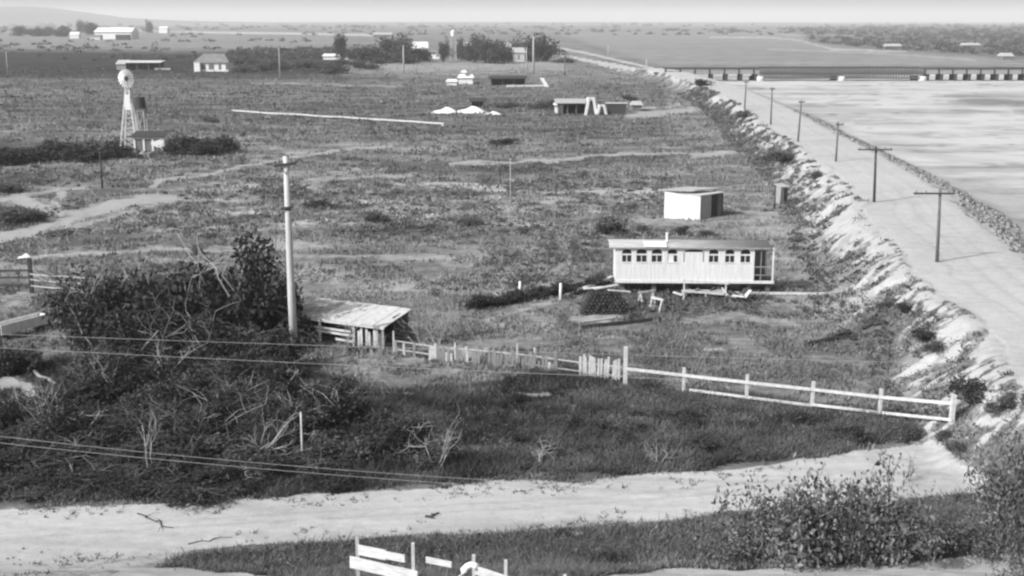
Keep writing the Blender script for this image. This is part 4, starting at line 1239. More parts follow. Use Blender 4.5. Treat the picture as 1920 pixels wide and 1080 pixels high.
def near_fence():
    D0 = [(670, 34.0), (774, 33.2), (888, 32.5), (948, 32.1), (1060, 31.4)]
    base = []
    for px, D_ in D0:
        x_ = (px - 960) / F * D_; y_ = .934 * D_
        base.append(Vector((x_, y_, hz(x_, y_))))
    t = empty('broken_board_fence', base[0], 0, 'broken fence of wide whitewashed boards on thin posts at the bottom edge below the road', 'fence')
    O = base[0]
    bt = 4.95 - O.z
    rel = [b3 - O for b3 in base]
    for i, v in enumerate(rel):
        top = (bt + .17, bt + .32, bt + .28, bt + .30, bt + .2)[i]
        MB().beam(Vector((v.x, v.y, v.z - .4)), Vector((v.x, v.y, top)), .085 if i != 0 else .10).build('post', M['fence_white' if i else 'pale_wood'], t)
    f_ = lambda a_, b2, u: rel[a_] + (rel[b2] - rel[a_]) * u
    def board(p, q, z0, z1, h_, dy=-.08):
        a_ = Vector((p.x, p.y + dy, z0)); b2 = Vector((q.x, q.y + dy, z1))
        MB().beam(a_, b2, .035, h_).build('board', M['board_white'], t)
    board(f_(0, 1, .02), f_(0, 1, .52), bt - .16, bt - .15, .29)
    board(f_(0, 1, .46), f_(0, 1, .86), bt - .13, bt - .12, .22, -.12)
    board(f_(1, 2, .22), f_(1, 2, .64), bt - .05, bt - .07, .17)
    board(f_(0, 1, -.14), f_(0, 1, 1.08), bt - .57, bt - .60, .34)
    board(f_(1, 2, .1), f_(1, 2, 1.2), bt - .68, bt - .78, .07)
    board(f_(2, 3, .05), f_(3, 4, .3), bt - .10, bt - .28, .24)
    # the hooked piece
    p = f_(1, 2, .80); q = f_(2, 3, .1)
    MB().path([(p.x, p.y - .1, bt - .9), (p.x, p.y - .1, bt - .35), (p.x + .05, p.y - .1, bt - .18), (p.x + .16, p.y - .1, bt - .06), (p.x + .32, p.y - .1, bt - .0), (q.x, q.y - .12, bt - .0)], .095, 8).build('bent_pipe', M['white_wall'], t, True)
near_fence()

# ---------------------------------------------------------------- windmill, tank tower, pump hut
def windmill():
    b0 = P(247, 279); s = scale_at(b0)
    t = empty('windmill', b0, 0, 'pale wind pump with a round bladed wheel above the dark hedge', 'windmill')
    hh = (279 - 152) / s / CP
    for sx in (-1, 1):
        for sy in (-1, 1):
            MB().beam((sx * 1.25 - .15, sy * 1.2, -.2), (sx * .22, sy * .22, hh - 1.2), .2).build('leg', M['fence_white'], t)
    br = MB()
    for k in range(6):
        u0, u1 = k / 6, (k + 1) / 6
        for sy in (-1, 1):
            pa = lambda sx, u: Vector((sx * (1.25 + (.22 - 1.25) * u) - .15 * (1 - u), sy * (1.2 + (.22 - 1.2) * u), u * (hh - 1.2)))
            br.beam(pa(-1, u0), pa(1, u1), .05); br.beam(pa(1, u0), pa(-1, u1), .05); br.beam(pa(-1, u1), pa(1, u1), .07)
    br.build('bracing', M['fence_white'], t)
    MB().box(-.44, .40, -.62, -.55, hh - 4.6, hh - 2.3).build('vane', M['white_wall'], t)
    MB().tube((0, 0, hh - 1.3), (0, 0, hh), .12).build('mast', M['mid_wood'], t)
    w = MB(); R1, R0 = 1.42, .42
    nrm = Vector((-.35, -.93, -.05)).normalized(); ux = nrm.cross(Vector((0, 0, 1))).normalized(); uz = ux.cross(nrm)
    c0 = Vector((0, -.45, hh))
    for k in range(18):
        a0 = 2 * math.pi * k / 18; a1 = a0 + 2 * math.pi / 18 * .80
        q = []
        for rr, aa, tw in ((R0, a0, .05), (R1, a0, .12), (R1, a1, -.12), (R0, a1, -.05)):
            q.append(c0 + ux * math.cos(aa) * rr + uz * math.sin(aa) * rr + nrm * tw)
        w.hexa(q, [v + nrm * .03 for v in q])
    wh = w.build('wheel', M['galv'], t)
    MB().tube(c0 - nrm * .1, c0 + nrm * .2, .22, n=10).build('hub', M['iron'], wh)
    MB().hexa([(.1, .2, hh - .3), (.12, .2, hh - .3), (.6, 1.6, hh - .4), (.58, 1.6, hh - .4)], [(.1, .2, hh + .1), (.12, .2, hh + .1), (.6, 1.6, hh + .4), (.58, 1.6, hh + .4)]).build('tail', M['iron'], t)
    # tank
    b1 = P(267, 268); s = scale_at(b1)
    t = empty('tank_tower', b1, 0, 'dark water tank on a pale timber stand right of the windmill', 'water tank')
    zt = (268 - 205) / s / CP
    for sx in (-.75, .75):
        for sy in (-.7, .7):
            MB().beam((sx, sy, -.2), (sx * .9, sy * .9, zt - .12), .15).build('leg', M['pale_wood'], t)
    MB().beam((-.7, -.72, .6), (.65, -.66, zt - .6), .08).beam((.7, -.72, .6), (-.65, -.66, zt - .6), .08).build('bracing', M['pale_wood'], t)
    MB().box(-.95, .95, -.95, .95, zt - .11, zt).build('platform', M['mid_wood'], t)
    MB().tube((0, 0, zt + .003), (0, 0, zt + 1.75), .88, .80, 20).build('tank', M['dark_wood'], t, False)
    # hut
    b2 = P(250, 284); s = scale_at(b2)
    t = empty('pump_hut', b2, 0, 'tumbledown pump hut with dark roof and white posts below the windmill', 'hut')
    W_ = 55 / s
    for i, xx in enumerate((0, .32 * W_, .62 * W_, W_ - .1)):
        MB().box(xx + .1, xx + .36, 0, .1, -.1, 2.05).build('post', M['white_wall'], t)
    MB().box(.2, W_ + .2, 0.12, .2, -.1, .0 + 2.0).build('wall', M['wall_grey'], t)
    MB().hexa([(.62 * W_, -.02, 1.0), (W_, -.02, .3), (W_, .05, .3), (.62 * W_, .05, 1.0)], [(.62 * W_, -.02, 1.35), (W_, -.02, 1.9), (W_, .05, 1.9), (.62 * W_, .05, 1.35)]).build('panel', M['white_wall'], t)
    MB().box(0, W_ + .3, -.06, -.003, 1.85, 2.08).build('lintel', M['white_wall'], t)
    MB().hexa([(-.3, -.3, 2.1), (W_ + .6, -.3, 2.1), (W_ + .4, 2.6, 2.7), (-.1, 2.6, 2.7)], [(-.3, -.3, 2.22), (W_ + .6, -.3, 2.22), (W_ + .4, 2.6, 2.82), (-.1, 2.6, 2.82)]).build('roof', M['dark_wood'], t)
    scrap(270, 293, 'small pale heap in front of the pump hut', 33, 9, 1.4, ('fence_white', 'fence_white'))
windmill()

# ---------------------------------------------------------------- far buildings
def gable(px0, px1, py, wall_h, roof_h, depth, label, rz=0.0, wall='white_wall', roof='roof_mid', name='farm_building', wins=0, cat='building', chimney=False, hip=0.0):
    a_ = P(px0, py); b2 = P(px1, py); L = (b2 - a_).length
    t = empty(name, (a_.x, a_.y, min(a_.z, b2.z) - .1), rz, label, cat)
    MB().box(0, L, 0, depth, 0, wall_h).build('wall', M[wall], t)
    o = .35 + L * .02
    rb = [(-o, -o, wall_h + .003), (L + o, -o, wall_h + .003), (L + o, depth + o, wall_h + .003), (-o, depth + o, wall_h + .003)]
    rt = [(hip * L, depth / 2, wall_h + roof_h), (L - hip * L, depth / 2, wall_h + roof_h)]
    mb = MB(); mb.poly(rb + rt, [(0, 3, 2, 1), (0, 1, 5, 4), (2, 3, 4, 5), (1, 2, 5), (3, 0, 4)])
    rf = mb.build('roof', M[roof], t)
    if chimney: MB().box(L * .3, L * .3 + .8, depth / 2 - .4, depth / 2 + .4, wall_h + roof_h - .6, wall_h + roof_h + 1.3).build('chimney', M['concrete'], rf)
    for i in range(wins):
        xc = L * (i + .5) / wins
        MB().box(xc - L * .05, xc + L * .05, -.06, -.004, wall_h * .3, wall_h * .75).build('window', M['glass'], t)
    return t
gable(178, 244, 74, 7.5, 4.5, 26, 'large pale roofed warehouse far off before the left hills', 0, 'white_wall', 'white_wall', 'warehouse')
gable(217, 243, 75.2, 5, .5, 6, 'dark low annex at the right front of the far warehouse', 0, 'dark_wood', 'roof_mid', 'warehouse_annex')
gable(131, 147, 72, 4, 3, 9, 'small white gabled house left of the far warehouse', .1, 'white_wall', 'white_wall', 'farm_house')
gable(298, 313, 62, 7, 3, 14, 'small white building far off to the right of the warehouse', 0, 'white_wall', 'white_wall', 'farm_house')
gable(168, 184, 74.5, 3, 2, 8, 'low pale hut against the left end of the far warehouse', 0, 'concrete', 'roof_mid', 'hut')
gable(366, 429, 134, 3.4, 3.2, 9, 'grey roofed farmhouse with bright front posts in the dark left field', 0, 'white_wall', 'roof_mid', 'farm_house', 0, 'house', False, .18)
# verandah and bays of that house
def house_front():
    hs = [o for o in bpy.data.objects if o.get('label', '').startswith('grey roofed farmhouse')][0]
    for i, (x0, x1) in enumerate(((2.4, 4.0), (5.2, 7.2), (9.0, 9.9), (11.6, 12.6))):
        MB().box(x0, x1, -.08, -.005, .9, 2.9).build('window', M['wall_grey'], hs)
    MB().box(0, 2.2, -1.4, -.01, 0, 3.39).build('porch_bay', M['white_wall'], hs)
house_front()
def open_shed(px0, px1, py, h_, depth, label, cat='shed', roof='roof_sheet', walls='dark_wood', rise=.5):
    a_ = P(px0, py); b2 = P(px1, py); L = (b2 - a_).length
    t = empty('open_shed', (a_.x, a_.y, min(a_.z, b2.z) - .05), 0, label, cat)
    n = max(3, int(L / 3.5))
    for i in range(n + 1):
        MB().box(i * (L - .25) / n, i * (L - .25) / n + .25, 0, .25, 0, h_).build('post', M['mid_wood'], t)
    MB().box(0, L, depth - .15, depth, 0, h_ + rise - .1).build('rear_wall', M[walls], t)
    MB().box(0, .15, .26, depth - .16, 0, h_).box(L - .15, L, .26, depth - .16, 0, h_).build('side_wall', M[walls], t)
    MB().hexa([(-.6, -.8, h_ + .01), (L + .6, -.8, h_ + .01), (L + .6, depth + .3, h_ + rise), (-.6, depth + .3, h_ + rise)],
              [(-.6, -.8, h_ + .2), (L + .6, -.8, h_ + .2), (L + .6, depth + .3, h_ + rise + .2), (-.6, depth + .3, h_ + rise + .2)]).build('roof', M[roof], t)
    return t
open_shed(236, 300, 131, 2.8, 6, 'long open shed with a thin pale roof in the dark left field')
gable(219, 233, 131, 2.3, 1.6, 5, 'little pale roofed hut at the left end of the long open shed', 0, 'grey_board', 'roof_grey', 'hut')
plank_thing('low_wall', (290, 131), (320, 131), .5, .7, M['pale_wood'], 'low pale wall right of the long open shed', 'wall')
# farm among the trees
gable(764, 802, 106, 4.5, 3.4, 11, 'white roofed farmhouse among the farm trees', 0, 'concrete', 'roof_sheet', 'farm_house', 3, 'house')
gable(800, 826, 110, 3, 1.6, 6, 'low white shed in front of the farm trees', 0, 'white_wall', 'roof_mid', 'farm_shed', 2)
gable(856, 884, 103, 4.5, 2.6, 9, 'second white roofed farmhouse behind the middle farm trees', 0, 'wall_grey', 'roof_sheet', 'farm_house', 2, 'house')
gable(936, 958, 104, 4.2, 2.4, 9, 'third pale roofed farmhouse left of the right farm trees', 0, 'wall_grey', 'roof_sheet', 'farm_house', 2, 'house')
gable(606, 652, 112, 1.8, 1.2, 6, 'long low white shed left of the farm trees', 0, 'white_wall', 'white_wall', 'farm_shed', 0)
gable(962, 984, 116, 4.2, 2.4, 7, 'small dull house under the tall right farm tree', .1, 'concrete', 'roof_grey', 'farm_house', 1, 'house')
gable(686, 693, 118, 2.6, .6, 3, 'tiny white hut at the foot of the left farm trees', 0, 'white_wall', 'white_wall', 'hut', 0)
gable(700, 735, 71, 3.5, 2.5, 20, 'long pale building far beyond the left farm trees', 0, 'wall_grey', 'roof_grey', 'farm_building', 0)
def tank_mast(px, py, top, label):
    b0 = P(px, py); s = scale_at(b0); hh = (py - top) / s
    t = empty('water_tower', b0, 0, label, 'water tower')
    for sx in (-1, 1):
        for sy in (-1, 1):
            MB().beam((sx * 1.5, sy * 1.5, -.3), (sx, sy, hh * .74), .3).build('leg', M['pale_wood'], t)
    MB().tube((0, 0, hh * .80), (0, 0, hh * .95), 1.15, 1.15, 14).build('tank', M['white_wall'], t)
    MB().tube((0, 0, hh * .951), (0, 0, hh), 1.2, .2, 14).build('cap', M['white_wall'], t)
tank_mast(850, 114, 57, 'white water tower rising between the middle farm trees')
# nearer huddles of huts
gable(860, 886, 158, 2.0, 1.0, 5, 'white low cottage in the middle of the field before the farm', 0, 'white_wall', 'white_wall', 'cottage', 0, 'cottage')
MB_ = gable(866, 872, 157.5, 3.6, .6, 2, 'narrow white tower built against the low cottage', 0, 'white_wall', 'white_wall', 'narrow_hut', 0, 'hut')
gable(838, 856, 160, 1.2, .7, 4, 'low white lean-to left of the white cottage', 0, 'white_wall', 'white_wall', 'hut', 0)
open_shed(920, 985, 160, 2.0, 5, 'long dark low shed right of the white cottage', roof='dark_wood')
plank_thing('low_wall', (950, 163), (1022, 162), .5, .5, M['white_wall'], 'low white wall before the long dark shed', 'wall')
o = MB().hexa([(0, 0, 0), (1.2, 0, 0), (1.2, .3, 0), (0, .3, 0)], [(-1.6, 0, 2.6), (-.4, 0, 2.6), (-.4, .3, 2.6), (-1.6, .3, 2.6)]).build('leaning_board', M['white_wall'])
o.location = P(1022, 163); tag(o, 'white sheet leaning at the right end of the long dark shed', 'board')
open_shed(1046, 1098, 213, 2.2, 4.5, 'dark open hut with pale roof in the middle huddle near the embankment', roof='pale_wood')
gable(1041, 1054, 212, 1.8, .5, 3, 'small white block at the left end of the dark open hut', 0, 'white_wall', 'white_wall', 'hut', 0)
def tents():
    for px, w_, h_, lab in ((1108, 1.5, 3.6, 'tall narrow white shelter, the taller of two by the dark hut'), (1128, 1.3, 2.1, 'short white shelter, the lower of two by the dark hut')):
        t = empty('white_shelter', P(px, 216), .2, lab, 'shelter')
        for sx in (-1, 1):
            MB().beam((sx * w_ * .75, 0, 0), (sx * w_ * .3, 0, h_), .45, .5).build('post', M['white_wall'], t)
        MB().box(-w_ * .55, w_ * .55, .02, .5, h_ * .82, h_).build('cross_board', M['white_wall'], t)
        MB().box(-w_ * .6, w_ * .6, .6, .7, 0, h_ * .8).build('back', M['wall_grey'], t)
tents()
def boat_hut():
    a_ = P(1140, 214); s = scale_at(a_)
    t = empty('dark_hut', a_, 0, 'dark walled hut with a pale flat roof at the right end of the middle huddle', 'hut')
    W_ = 34 / s
    MB().hexa([(0, 0, -.1), (W_ * .95, 0, -.1), (W_ * .95, 3, -.1), (0, 3, -.1)], [(-.25, 0, 2.1), (W_, 0, 2.1), (W_, 3, 2.1), (-.25, 3, 2.1)]).build('wall', M['dark_wood'], t)
    MB().box(-.4, W_ + .3, -.2, 3.3, 2.11, 2.25).build('roof', M['roof_grey'], t)
boat_hut()
gable(1186, 1200, 208, 1.4, .8, 3, 'small grey hut between the dark hut and the track', 0, 'wall_grey', 'roof_grey', 'hut', 0)
for px0, px1, py, lab in ((1662, 1690, 92, 'pale shed in a clearing of the far scrub behind the bridge'), (1806, 1838, 90, 'second pale shed in the far scrub, right of the first'), (1880, 1900, 113, 'low pale hut beyond the right end of the bridge')):
    gable(px0, px1, py, 2, 1.6, 7, lab, 0, 'wall_grey', 'roof_grey', 'far_shed', 0, 'shed')

def mound(px, py, w_, d_, h_, label):
    c_ = P(px, py); nx, ny = 26, 14; V = []; T = []
    for j in range(ny + 1):
        for i in range(nx + 1):
            u = -1 + 2 * i / nx; v = -1 + 2 * j / ny
            r = math.sqrt(min(1, u * u + v * v))
            zz = h_ * (1 - r) ** .8 * (1 + .2 * math.sin(5 * u + 3 * v)) - .15 * r
            V.append((u * w_ / 2, v * d_ / 2, zz))
    f = [(j * (nx + 1) + i, j * (nx + 1) + i + 1, (j + 1) * (nx + 1) + i + 1, (j + 1) * (nx + 1) + i) for j in range(ny) for i in range(nx)]
    mb = MB(); mb.poly(V, f); o = mb.build('sand_heap', M['sandheap'], None, True); o.location = c_; tag(o, label, 'heap')
mound(836, 211, 6.6, 5, 1.15, 'white heap of sand in mid field, the left and lower of two')
mound(884, 211, 7.8, 5, 1.35, 'white heap of sand in mid field, the right and larger of two')
mound(924, 214, 4.5, 3, .6, 'low pale tail of sand right of the two white heaps')
mound(48, 482, 1.6, 1.2, .3, 'small white heap of sand behind the corral fence')
open_shed(884, 906, 202, 1.4, 3, 'low dark shelter behind the white sand heaps', roof='dark_wood')

def flume():
    a_ = P(436, 211); b2 = P(830, 236); t = empty('long_flume', a_, 0, 'very long thin white flume on short legs crossing the field', 'flume')
    d_ = b2 - a_; n = 16
    for i in range(n):
        p0 = d_ * (i / n); p1 = d_ * ((i + 1) / n); 
        p0.z = hz(a_.x + p0.x, a_.y + p0.y) - a_.z + .45; p1.z = hz(a_.x + p1.x, a_.y + p1.y) - a_.z + .45
        MB().beam(p0, p1, .3, .24).build('flume_section', M['fence_white'], t)
        MB().beam(p0 - Vector((0, 0, .6)), p0 - Vector((0, 0, .125)), .14).build('leg', M['mid_wood'], t)
    MB().beam(d_ + Vector((0, 0, -.1)), d_ + Vector((0, 0, .6)), .4).build('end_box', M['fence_white'], t)
flume()

# ---------------------------------------------------------------- bridge
def bridge():
    Y0 = 408.0; xp = lambda px: (px - 960) / F * 411.0
    zb, zd, zr = -.8, 2.3, 3.85
    t = empty('trestle_bridge', (xp(1240), Y0, 0), 0, 'long dark timber trestle bridge crossing the pale river bed', 'bridge')
    O = xp(1240); X_ = lambda px: xp(px) - O
    W_ = 5.0
    MB().box(-3, X_(2010), 0, W_, zd - .45, zd).build('deck', M['dark_wood'], t)
    def bents(px0, px1, step):
        px = px0
        while px <= px1:
            x_ = X_(px); mb = MB()
            for yy in (.4, 1.8, 3.2, 4.6):
                mb.beam((x_, yy, zb), (x_, yy, zd - .9), .85)
            mb.box(x_ - .5, x_ + .5, .02, W_ - .02, zd - .9 + .003, zd - .452)
            mb.beam((x_ + .34, .3, 0.0), (x_ + .34, 4.6, zd - 1.1), .16)
            mb.build('pile_bent', M['dark_wood'], t)
            px += step
    bents(1327, 1412, 27); bents(1724, 2000, 25.5)
    def rails(px0, px1, step):
        for yy in (-.16, W_ + .16):
            MB().box(X_(px0), X_(px1), yy - .12, yy + .12, zr - .42, zr).build('top_rail', M['dark_wood'], t)
        px = px0
        while px <= px1 + .1:
            MB().box(X_(px), X_(px) + .55, -.25, -.07 + .02, zd - .5, zr - .42 - .003).build('rail_post', M['dark_wood'], t); px += step
        MB().box(X_(px0), X_(px1), -.14, -.10, zd - .4, zd + .75).build('side_boarding', M['grey_board'], t)
    rails(1240, 1414, 27); rails(1716, 2005, 25.5)
    # two lattice spans on concrete piers
    for k, (px0, px1) in enumerate(((1416, 1566), (1566, 1715))):
        for yy in (-.2, W_ + .05):
            mb = MB(); a_, b2 = X_(px0), X_(px1)
            MB().box(a_, b2, yy, yy + .16, 3.75, 4.05).build('top_chord', M['dark_wood'], t); mb.box(a_, b2, yy, yy + .16, .35, .65)
            n = 30
            for i in range(n + 1):
                x_ = a_ + (b2 - a_ - .25) * i / n
                mb.box(x_, x_ + .28, yy + .02, yy + .12, .653, 3.747)
            for i in range(n):
                x0 = a_ + (b2 - a_) * i / n; x1 = a_ + (b2 - a_) * (i + 1) / n
                mb.beam((x0, yy + .2, .66), (x1, yy + .2, 3.74), .1); mb.beam((x1, yy + .26, .66), (x0, yy + .26, 3.74), .1)
            mb.build('lattice_truss', M['mid_wood'], t)
    for px in (1416, 1566, 1715):
        x_ = X_(px)
        MB().tube((x_, .7, zb), (x_, .7, 1.2), 1.45, 1.3, 16).build('pier', M['concrete'], t, True)
        MB().tube((x_ - 1.5, 4.1, zb), (x_ - 1.5, 4.1, 1.2), 1.45, 1.3, 16).build('pier', M['iron'], t, True)  # dark twin stands in for the unlit side of the concrete pier
    MB().box(X_(1240) - 2, X_(1262), -.5, W_ + .5, 0.5, zd - .46).build('abutment', M['concrete'], t)
bridge()

# ---------------------------------------------------------------- overhead wires
def wire(pts, sag, label):
    a_, b2 = at(*pts[0]), at(*pts[1]); n = 24; q = []
    for i in range(n + 1):
        u = i / n; p = between(a_, b2, u) - a_; p.z -= sag * 4 * u * (1 - u); q.append(p)
    o = MB().path(q, .0075, 4).build('overhead_wire', M['wire']); o.location = a_
    tag(o, label, 'wire')
wire(((-420, 610, 47), (2350, 694, 44)), .15, 'upper overhead wire crossing the thicket and the picket fence')
wire(((-420, 628, 47), (1350, 714, 44)), .10, 'lower overhead wire passing the foot of the tall bleached pole')
wire(((-260, 785, 44), (1000, 905, 43)), .25, 'pale wire slanting down through the thicket, the upper of a pair')
wire(((-260, 800, 44), (860, 908, 43)), .15, 'pale wire slanting down through the thicket, the lower of a pair')

# ---------------------------------------------------------------- plants
pA = shrub_protos(7, 'thicket_shrub', 100, 3600, .034, M['leaf_dark'], M['bark'], 1.0, .55, 3, 3, M['dead'])
pB = shrub_protos(4, 'leafy_bush', 200, 2600, .032, M['leaf_mid'], M['bark'], 1.0, .6)
pC = shrub_protos(4, 'low_bush', 300, 1200, .05, M['leaf_dark'], M['bark'], 1.0, .6, 2)
pF = shrub_protos(6, 'farm_tree_crown', 400, 3000, .034, M['far_leaf'], M['bark'], 1.0, .6, 3)

rr = random.Random(3)
def bush(px, py, h_, w_, proto, label, name='bush', cat='bush', group=None):
    p = P(px, py); p.z -= .03
    return place_shrub(name, proto, p, h_, w_, label, cat, group, 'stems', rr)

# grove at the left behind the thicket: each its own tree
grove = [(208, 640, 4.6, 5.0), (262, 646, 4.9, 5.4), (318, 636, 4.8, 5.4), (372, 650, 5.4, 6.0), (425, 640, 5.8, 6.2), (470, 655, 5.8, 5.8), (508, 640, 4.9, 4.2),
         (182, 660, 4.4, 4.2), (300, 672, 3.2, 4.6), (400, 684, 3.0, 4.4), (490, 690, 3.0, 4.4), (240, 690, 2.8, 4.2)]
grove = [(a_, b_, h_ * 1.18, w_) for a_, b_, h_, w_ in grove]
for i, (a_, b2, h_, w_) in enumerate(grove):
    bush(a_, b2, h_, w_, pA[i % 6], 'dense dark tree in the clump left of the tall bleached pole', 'grove_tree', 'tree', 'dark trees left of the tall pole')
# tangled thicket above the road
for row, (py, x0, x1, n, h0) in enumerate(((705, -40, 560, 10, 2.2), (745, -40, 600, 11, 2.1), (785, -30, 720, 13, 2.0), (825, -40, 800, 14, 1.9), (862, -30, 830, 14, 1.6), (895, -30, 700, 13, 1.2), (922, -30, 420, 9, .9))):
    for i in range(n):
        px = x0 + (x1 - x0) * (i + rr.uniform(.1, .9)) / n; pyy = py + rr.uniform(-14, 14)
        if px < 150 and 715 < pyy < 760: continue
        if px > 560 and (rr.random() < .25 or pyy < 790 - (px > 700) * -30): continue
        if px > 530 and pyy < 735: continue
        bush(px, pyy, h0 * rr.uniform(.6, 1.25), rr.uniform(2.0, 3.6), pA[rr.randrange(7)] if rr.random() < .72 else pB[rr.randrange(4)],
             'tangled dark thicket shrub on the slope above the near road', 'thicket_shrub', 'shrub', 'thicket shrubs above the near road')
for i in range(34):
    px = rr.uniform(840, 1800); f_ = (px - 840) / 960
    py = rr.uniform(745 + 60 * f_, 885 - 40 * f_)
    bush(px, py, rr.uniform(.45, 1.1), rr.uniform(1.0, 2.2), (pB[rr.randrange(4)] if rr.random() < .55 else pC[rr.randrange(3)]),
         'low rough shrub in the hollow between the rail fence and the near road', 'low_shrub', 'shrub', 'low shrubs in the hollow')
# hedge by the windmill
for i in range(24):
    px = -20 + i * 19.5 + rr.uniform(-5, 5)
    if 236 < px < 312: continue
    bush(px, 308 - .055 * px + rr.uniform(-6, 4), rr.uniform(2.4, 4.2), rr.uniform(4, 6), pC[i % 4], 'dark bush in the hedge that hides the foot of the windmill', 'hedge_bush', 'bush', 'hedge bushes by the windmill')
for i in range(15):
    u = i / 14
    bush(885 + 240 * u, 580 - 42 * u + rr.uniform(-2, 2), rr.uniform(.9, 1.5), rr.uniform(1.4, 2.2), pC[i % 4], 'dark bush in the short hedge left of the white carriage', 'hedge_bush', 'bush', 'hedge bushes left of the carriage')
for px, py, h_ in ((975, 556, 1.1), (1051, 562, 1.2)):
    small_pole(px, py, py - 26 * h_, 'short white stake in the hedge, ' + ('left one' if px < 1000 else 'right one, nearer the carriage'), (0, 0), .12, 'white_wall', None, 0, 'stake')
mid = [(395, 229, 1.6, 4.6, 'dark round bush in the field right of the windmill'), (945, 270, 1.4, 6, 'wide dark bush in mid field behind the track'), (706, 414, 1.5, 3.6, 'dark bush in the rough field right of the tall pole'),
       (1140, 436, 2.2, 2.6, 'upright dark bush left of the white shed'), (880, 418, .9, 4, 'low dark bush in the middle of the rough field'), (1278, 440, 1.2, 1.8, 'small dark bush directly behind the carriage roof'),
       (1330, 444, 1.0, 2.6, 'low bush behind the right part of the carriage roof'), (590, 388, 1.2, 3, 'dark bush right beside the tall pole shaft'), (1478, 303, 2.4, 5.2, 'broad dark bush on the shoulder of the embankment'),
       (1452, 300, 1.6, 3.6, 'smaller dark bush left of the broad one on the embankment'), (1527, 336, 1.6, 2.2, 'bushy tuft below the second telegraph pole on the slope'), (1397, 220, 1.7, 2.6, 'little dark bush by the sixth telegraph pole'),
       (1665, 575, .8, 1.6, 'dark tuft of bush at the foot of the slope right of the pale timber'), (1735, 640, 1.1, 1.9, 'dark bush low on the slope above the fence end'), (1752, 660, 1.0, 1.5, 'second dark bush low on the slope, nearer than the first'),
       (1830, 745, 1.1, 2.2, 'dark bush on the slope just right of the fence end'), (1880, 765, 1.0, 2.0, 'dark bush at the right edge above the road'), (1700, 585, .8, 1.6, 'small bush half way along the embankment foot'),
       (20, 360, 1.6, 4.5, 'dark bush beside the fork of the left tracks'), (40, 412, 1.6, 5, 'dark bush within the bend of the left track'), (370, 478, 1.3, 1.6, 'thin bush on the pale track left of the tall pole'),
       (1315, 160, 2.5, 6, 'dark bush at the near end of the bridge'), (1200, 432, .8, 1.8, 'tiny bush below the left corner of the white shed'), (950, 202, 1.8, 5, 'dark bush right of the low sand tail'), (1020, 205, 3.4, 6.5, 'grey bush left of the middle huddle of huts'),
       (1180, 190, 2.2, 5, 'bush behind the dark hut near the embankment'), (1060, 118, 4, 12, 'dark bush where the embankment reaches the farm trees')]
for i, (a_, b2, h_, w_, lab) in enumerate(mid):
    bush(a_, b2, h_, w_, pC[i % 4] if i % 2 else pB[i % 4], lab)

# farm trees with trunks
ft = [(642, 115, 13, 6, 'narrow tall tree at the left end of the farm'), (682, 117, 9.5, 17, 'wide low tree second from the left of the farm'), (742, 116, 12.5, 16, 'broad dark tree left of the first white farmhouse'),
      (785, 116, 7, 11, 'low tree in front of the first white farmhouse'), (832, 116, 11, 4.5, 'thin tree left of the water tower'), (864, 112, 12, 4, 'thin tree right of the water tower'), (878, 114, 7, 9, 'low round tree below the water tower'),
      (888, 118, 15, 7, 'tall ragged tree in the middle of the farm'), (921, 119, 12, 14.5, 'big round tree right of the middle of the farm'), (948, 116, 7, 8, 'small tree right of the big round one'),
      (983, 113, 11, 11, 'bushy tree left of the tallest right tree'), (1008, 116, 14, 14, 'tallest tree at the right end of the farm'), (1024, 115, 8, 8, 'low tree at the very right end of the farm'),
      (720, 118, 6, 12, 'low bushy tree between the two wide left trees'), (760, 120, 5, 9, 'dark shrubby tree in front of the broad one')]
for i, (a_, b2, h_, w_, lab) in enumerate(ft):
    p = P(a_, b2); t = empty('farm_tree', p, rr.uniform(0, 6), lab, 'tree')
    pr = pF[i % 6]
    MB().path([(0, 0, -.2), (.1, 0, h_ * .25), (.0, .1, h_ * .5)], [h_ * .03, h_ * .022, h_ * .014], 6).build('trunk', M['bark'], t)
    for nm, me in (('branches', pr[0]), ('crown', pr[1])):
        c_ = part(nm, me, t, (0, 0, h_ * .04)); c_.scale = (w_ * 1.25, w_ * 1.25, h_ * 1.28)
for i, (a_, b2, h_, w_) in enumerate(((36, 68, 16, 24), (68, 68, 16, 30), (84, 68, 16, 26), (110, 69, 13, 30), (124, 67, 20, 16), (151, 60, 30, 14), (170, 66, 22, 30), (246, 58, 16, 14), (281, 61, 26, 14))):
    bush(a_, b2, h_, w_, pF[i % 6], 'dark tree on the far plain around the warehouse', 'far_tree', 'tree', 'trees around the far warehouse')
pM = shrub_protos(3, 'scrub_tree', 600, 1800, .04, M['leaf_mid'], M['bark'], 1.0, .6, 2)
for i in range(16):
    bush(440 + i * 18 + rr.uniform(-6, 6), 132 + rr.uniform(-14, 6), rr.uniform(2, 5), rr.uniform(8, 15), pM[i % 3], 'dull scrubby tree in the wood between the farmhouse and the farm', 'scrub_tree', 'tree', 'scrubby trees between the two farms')

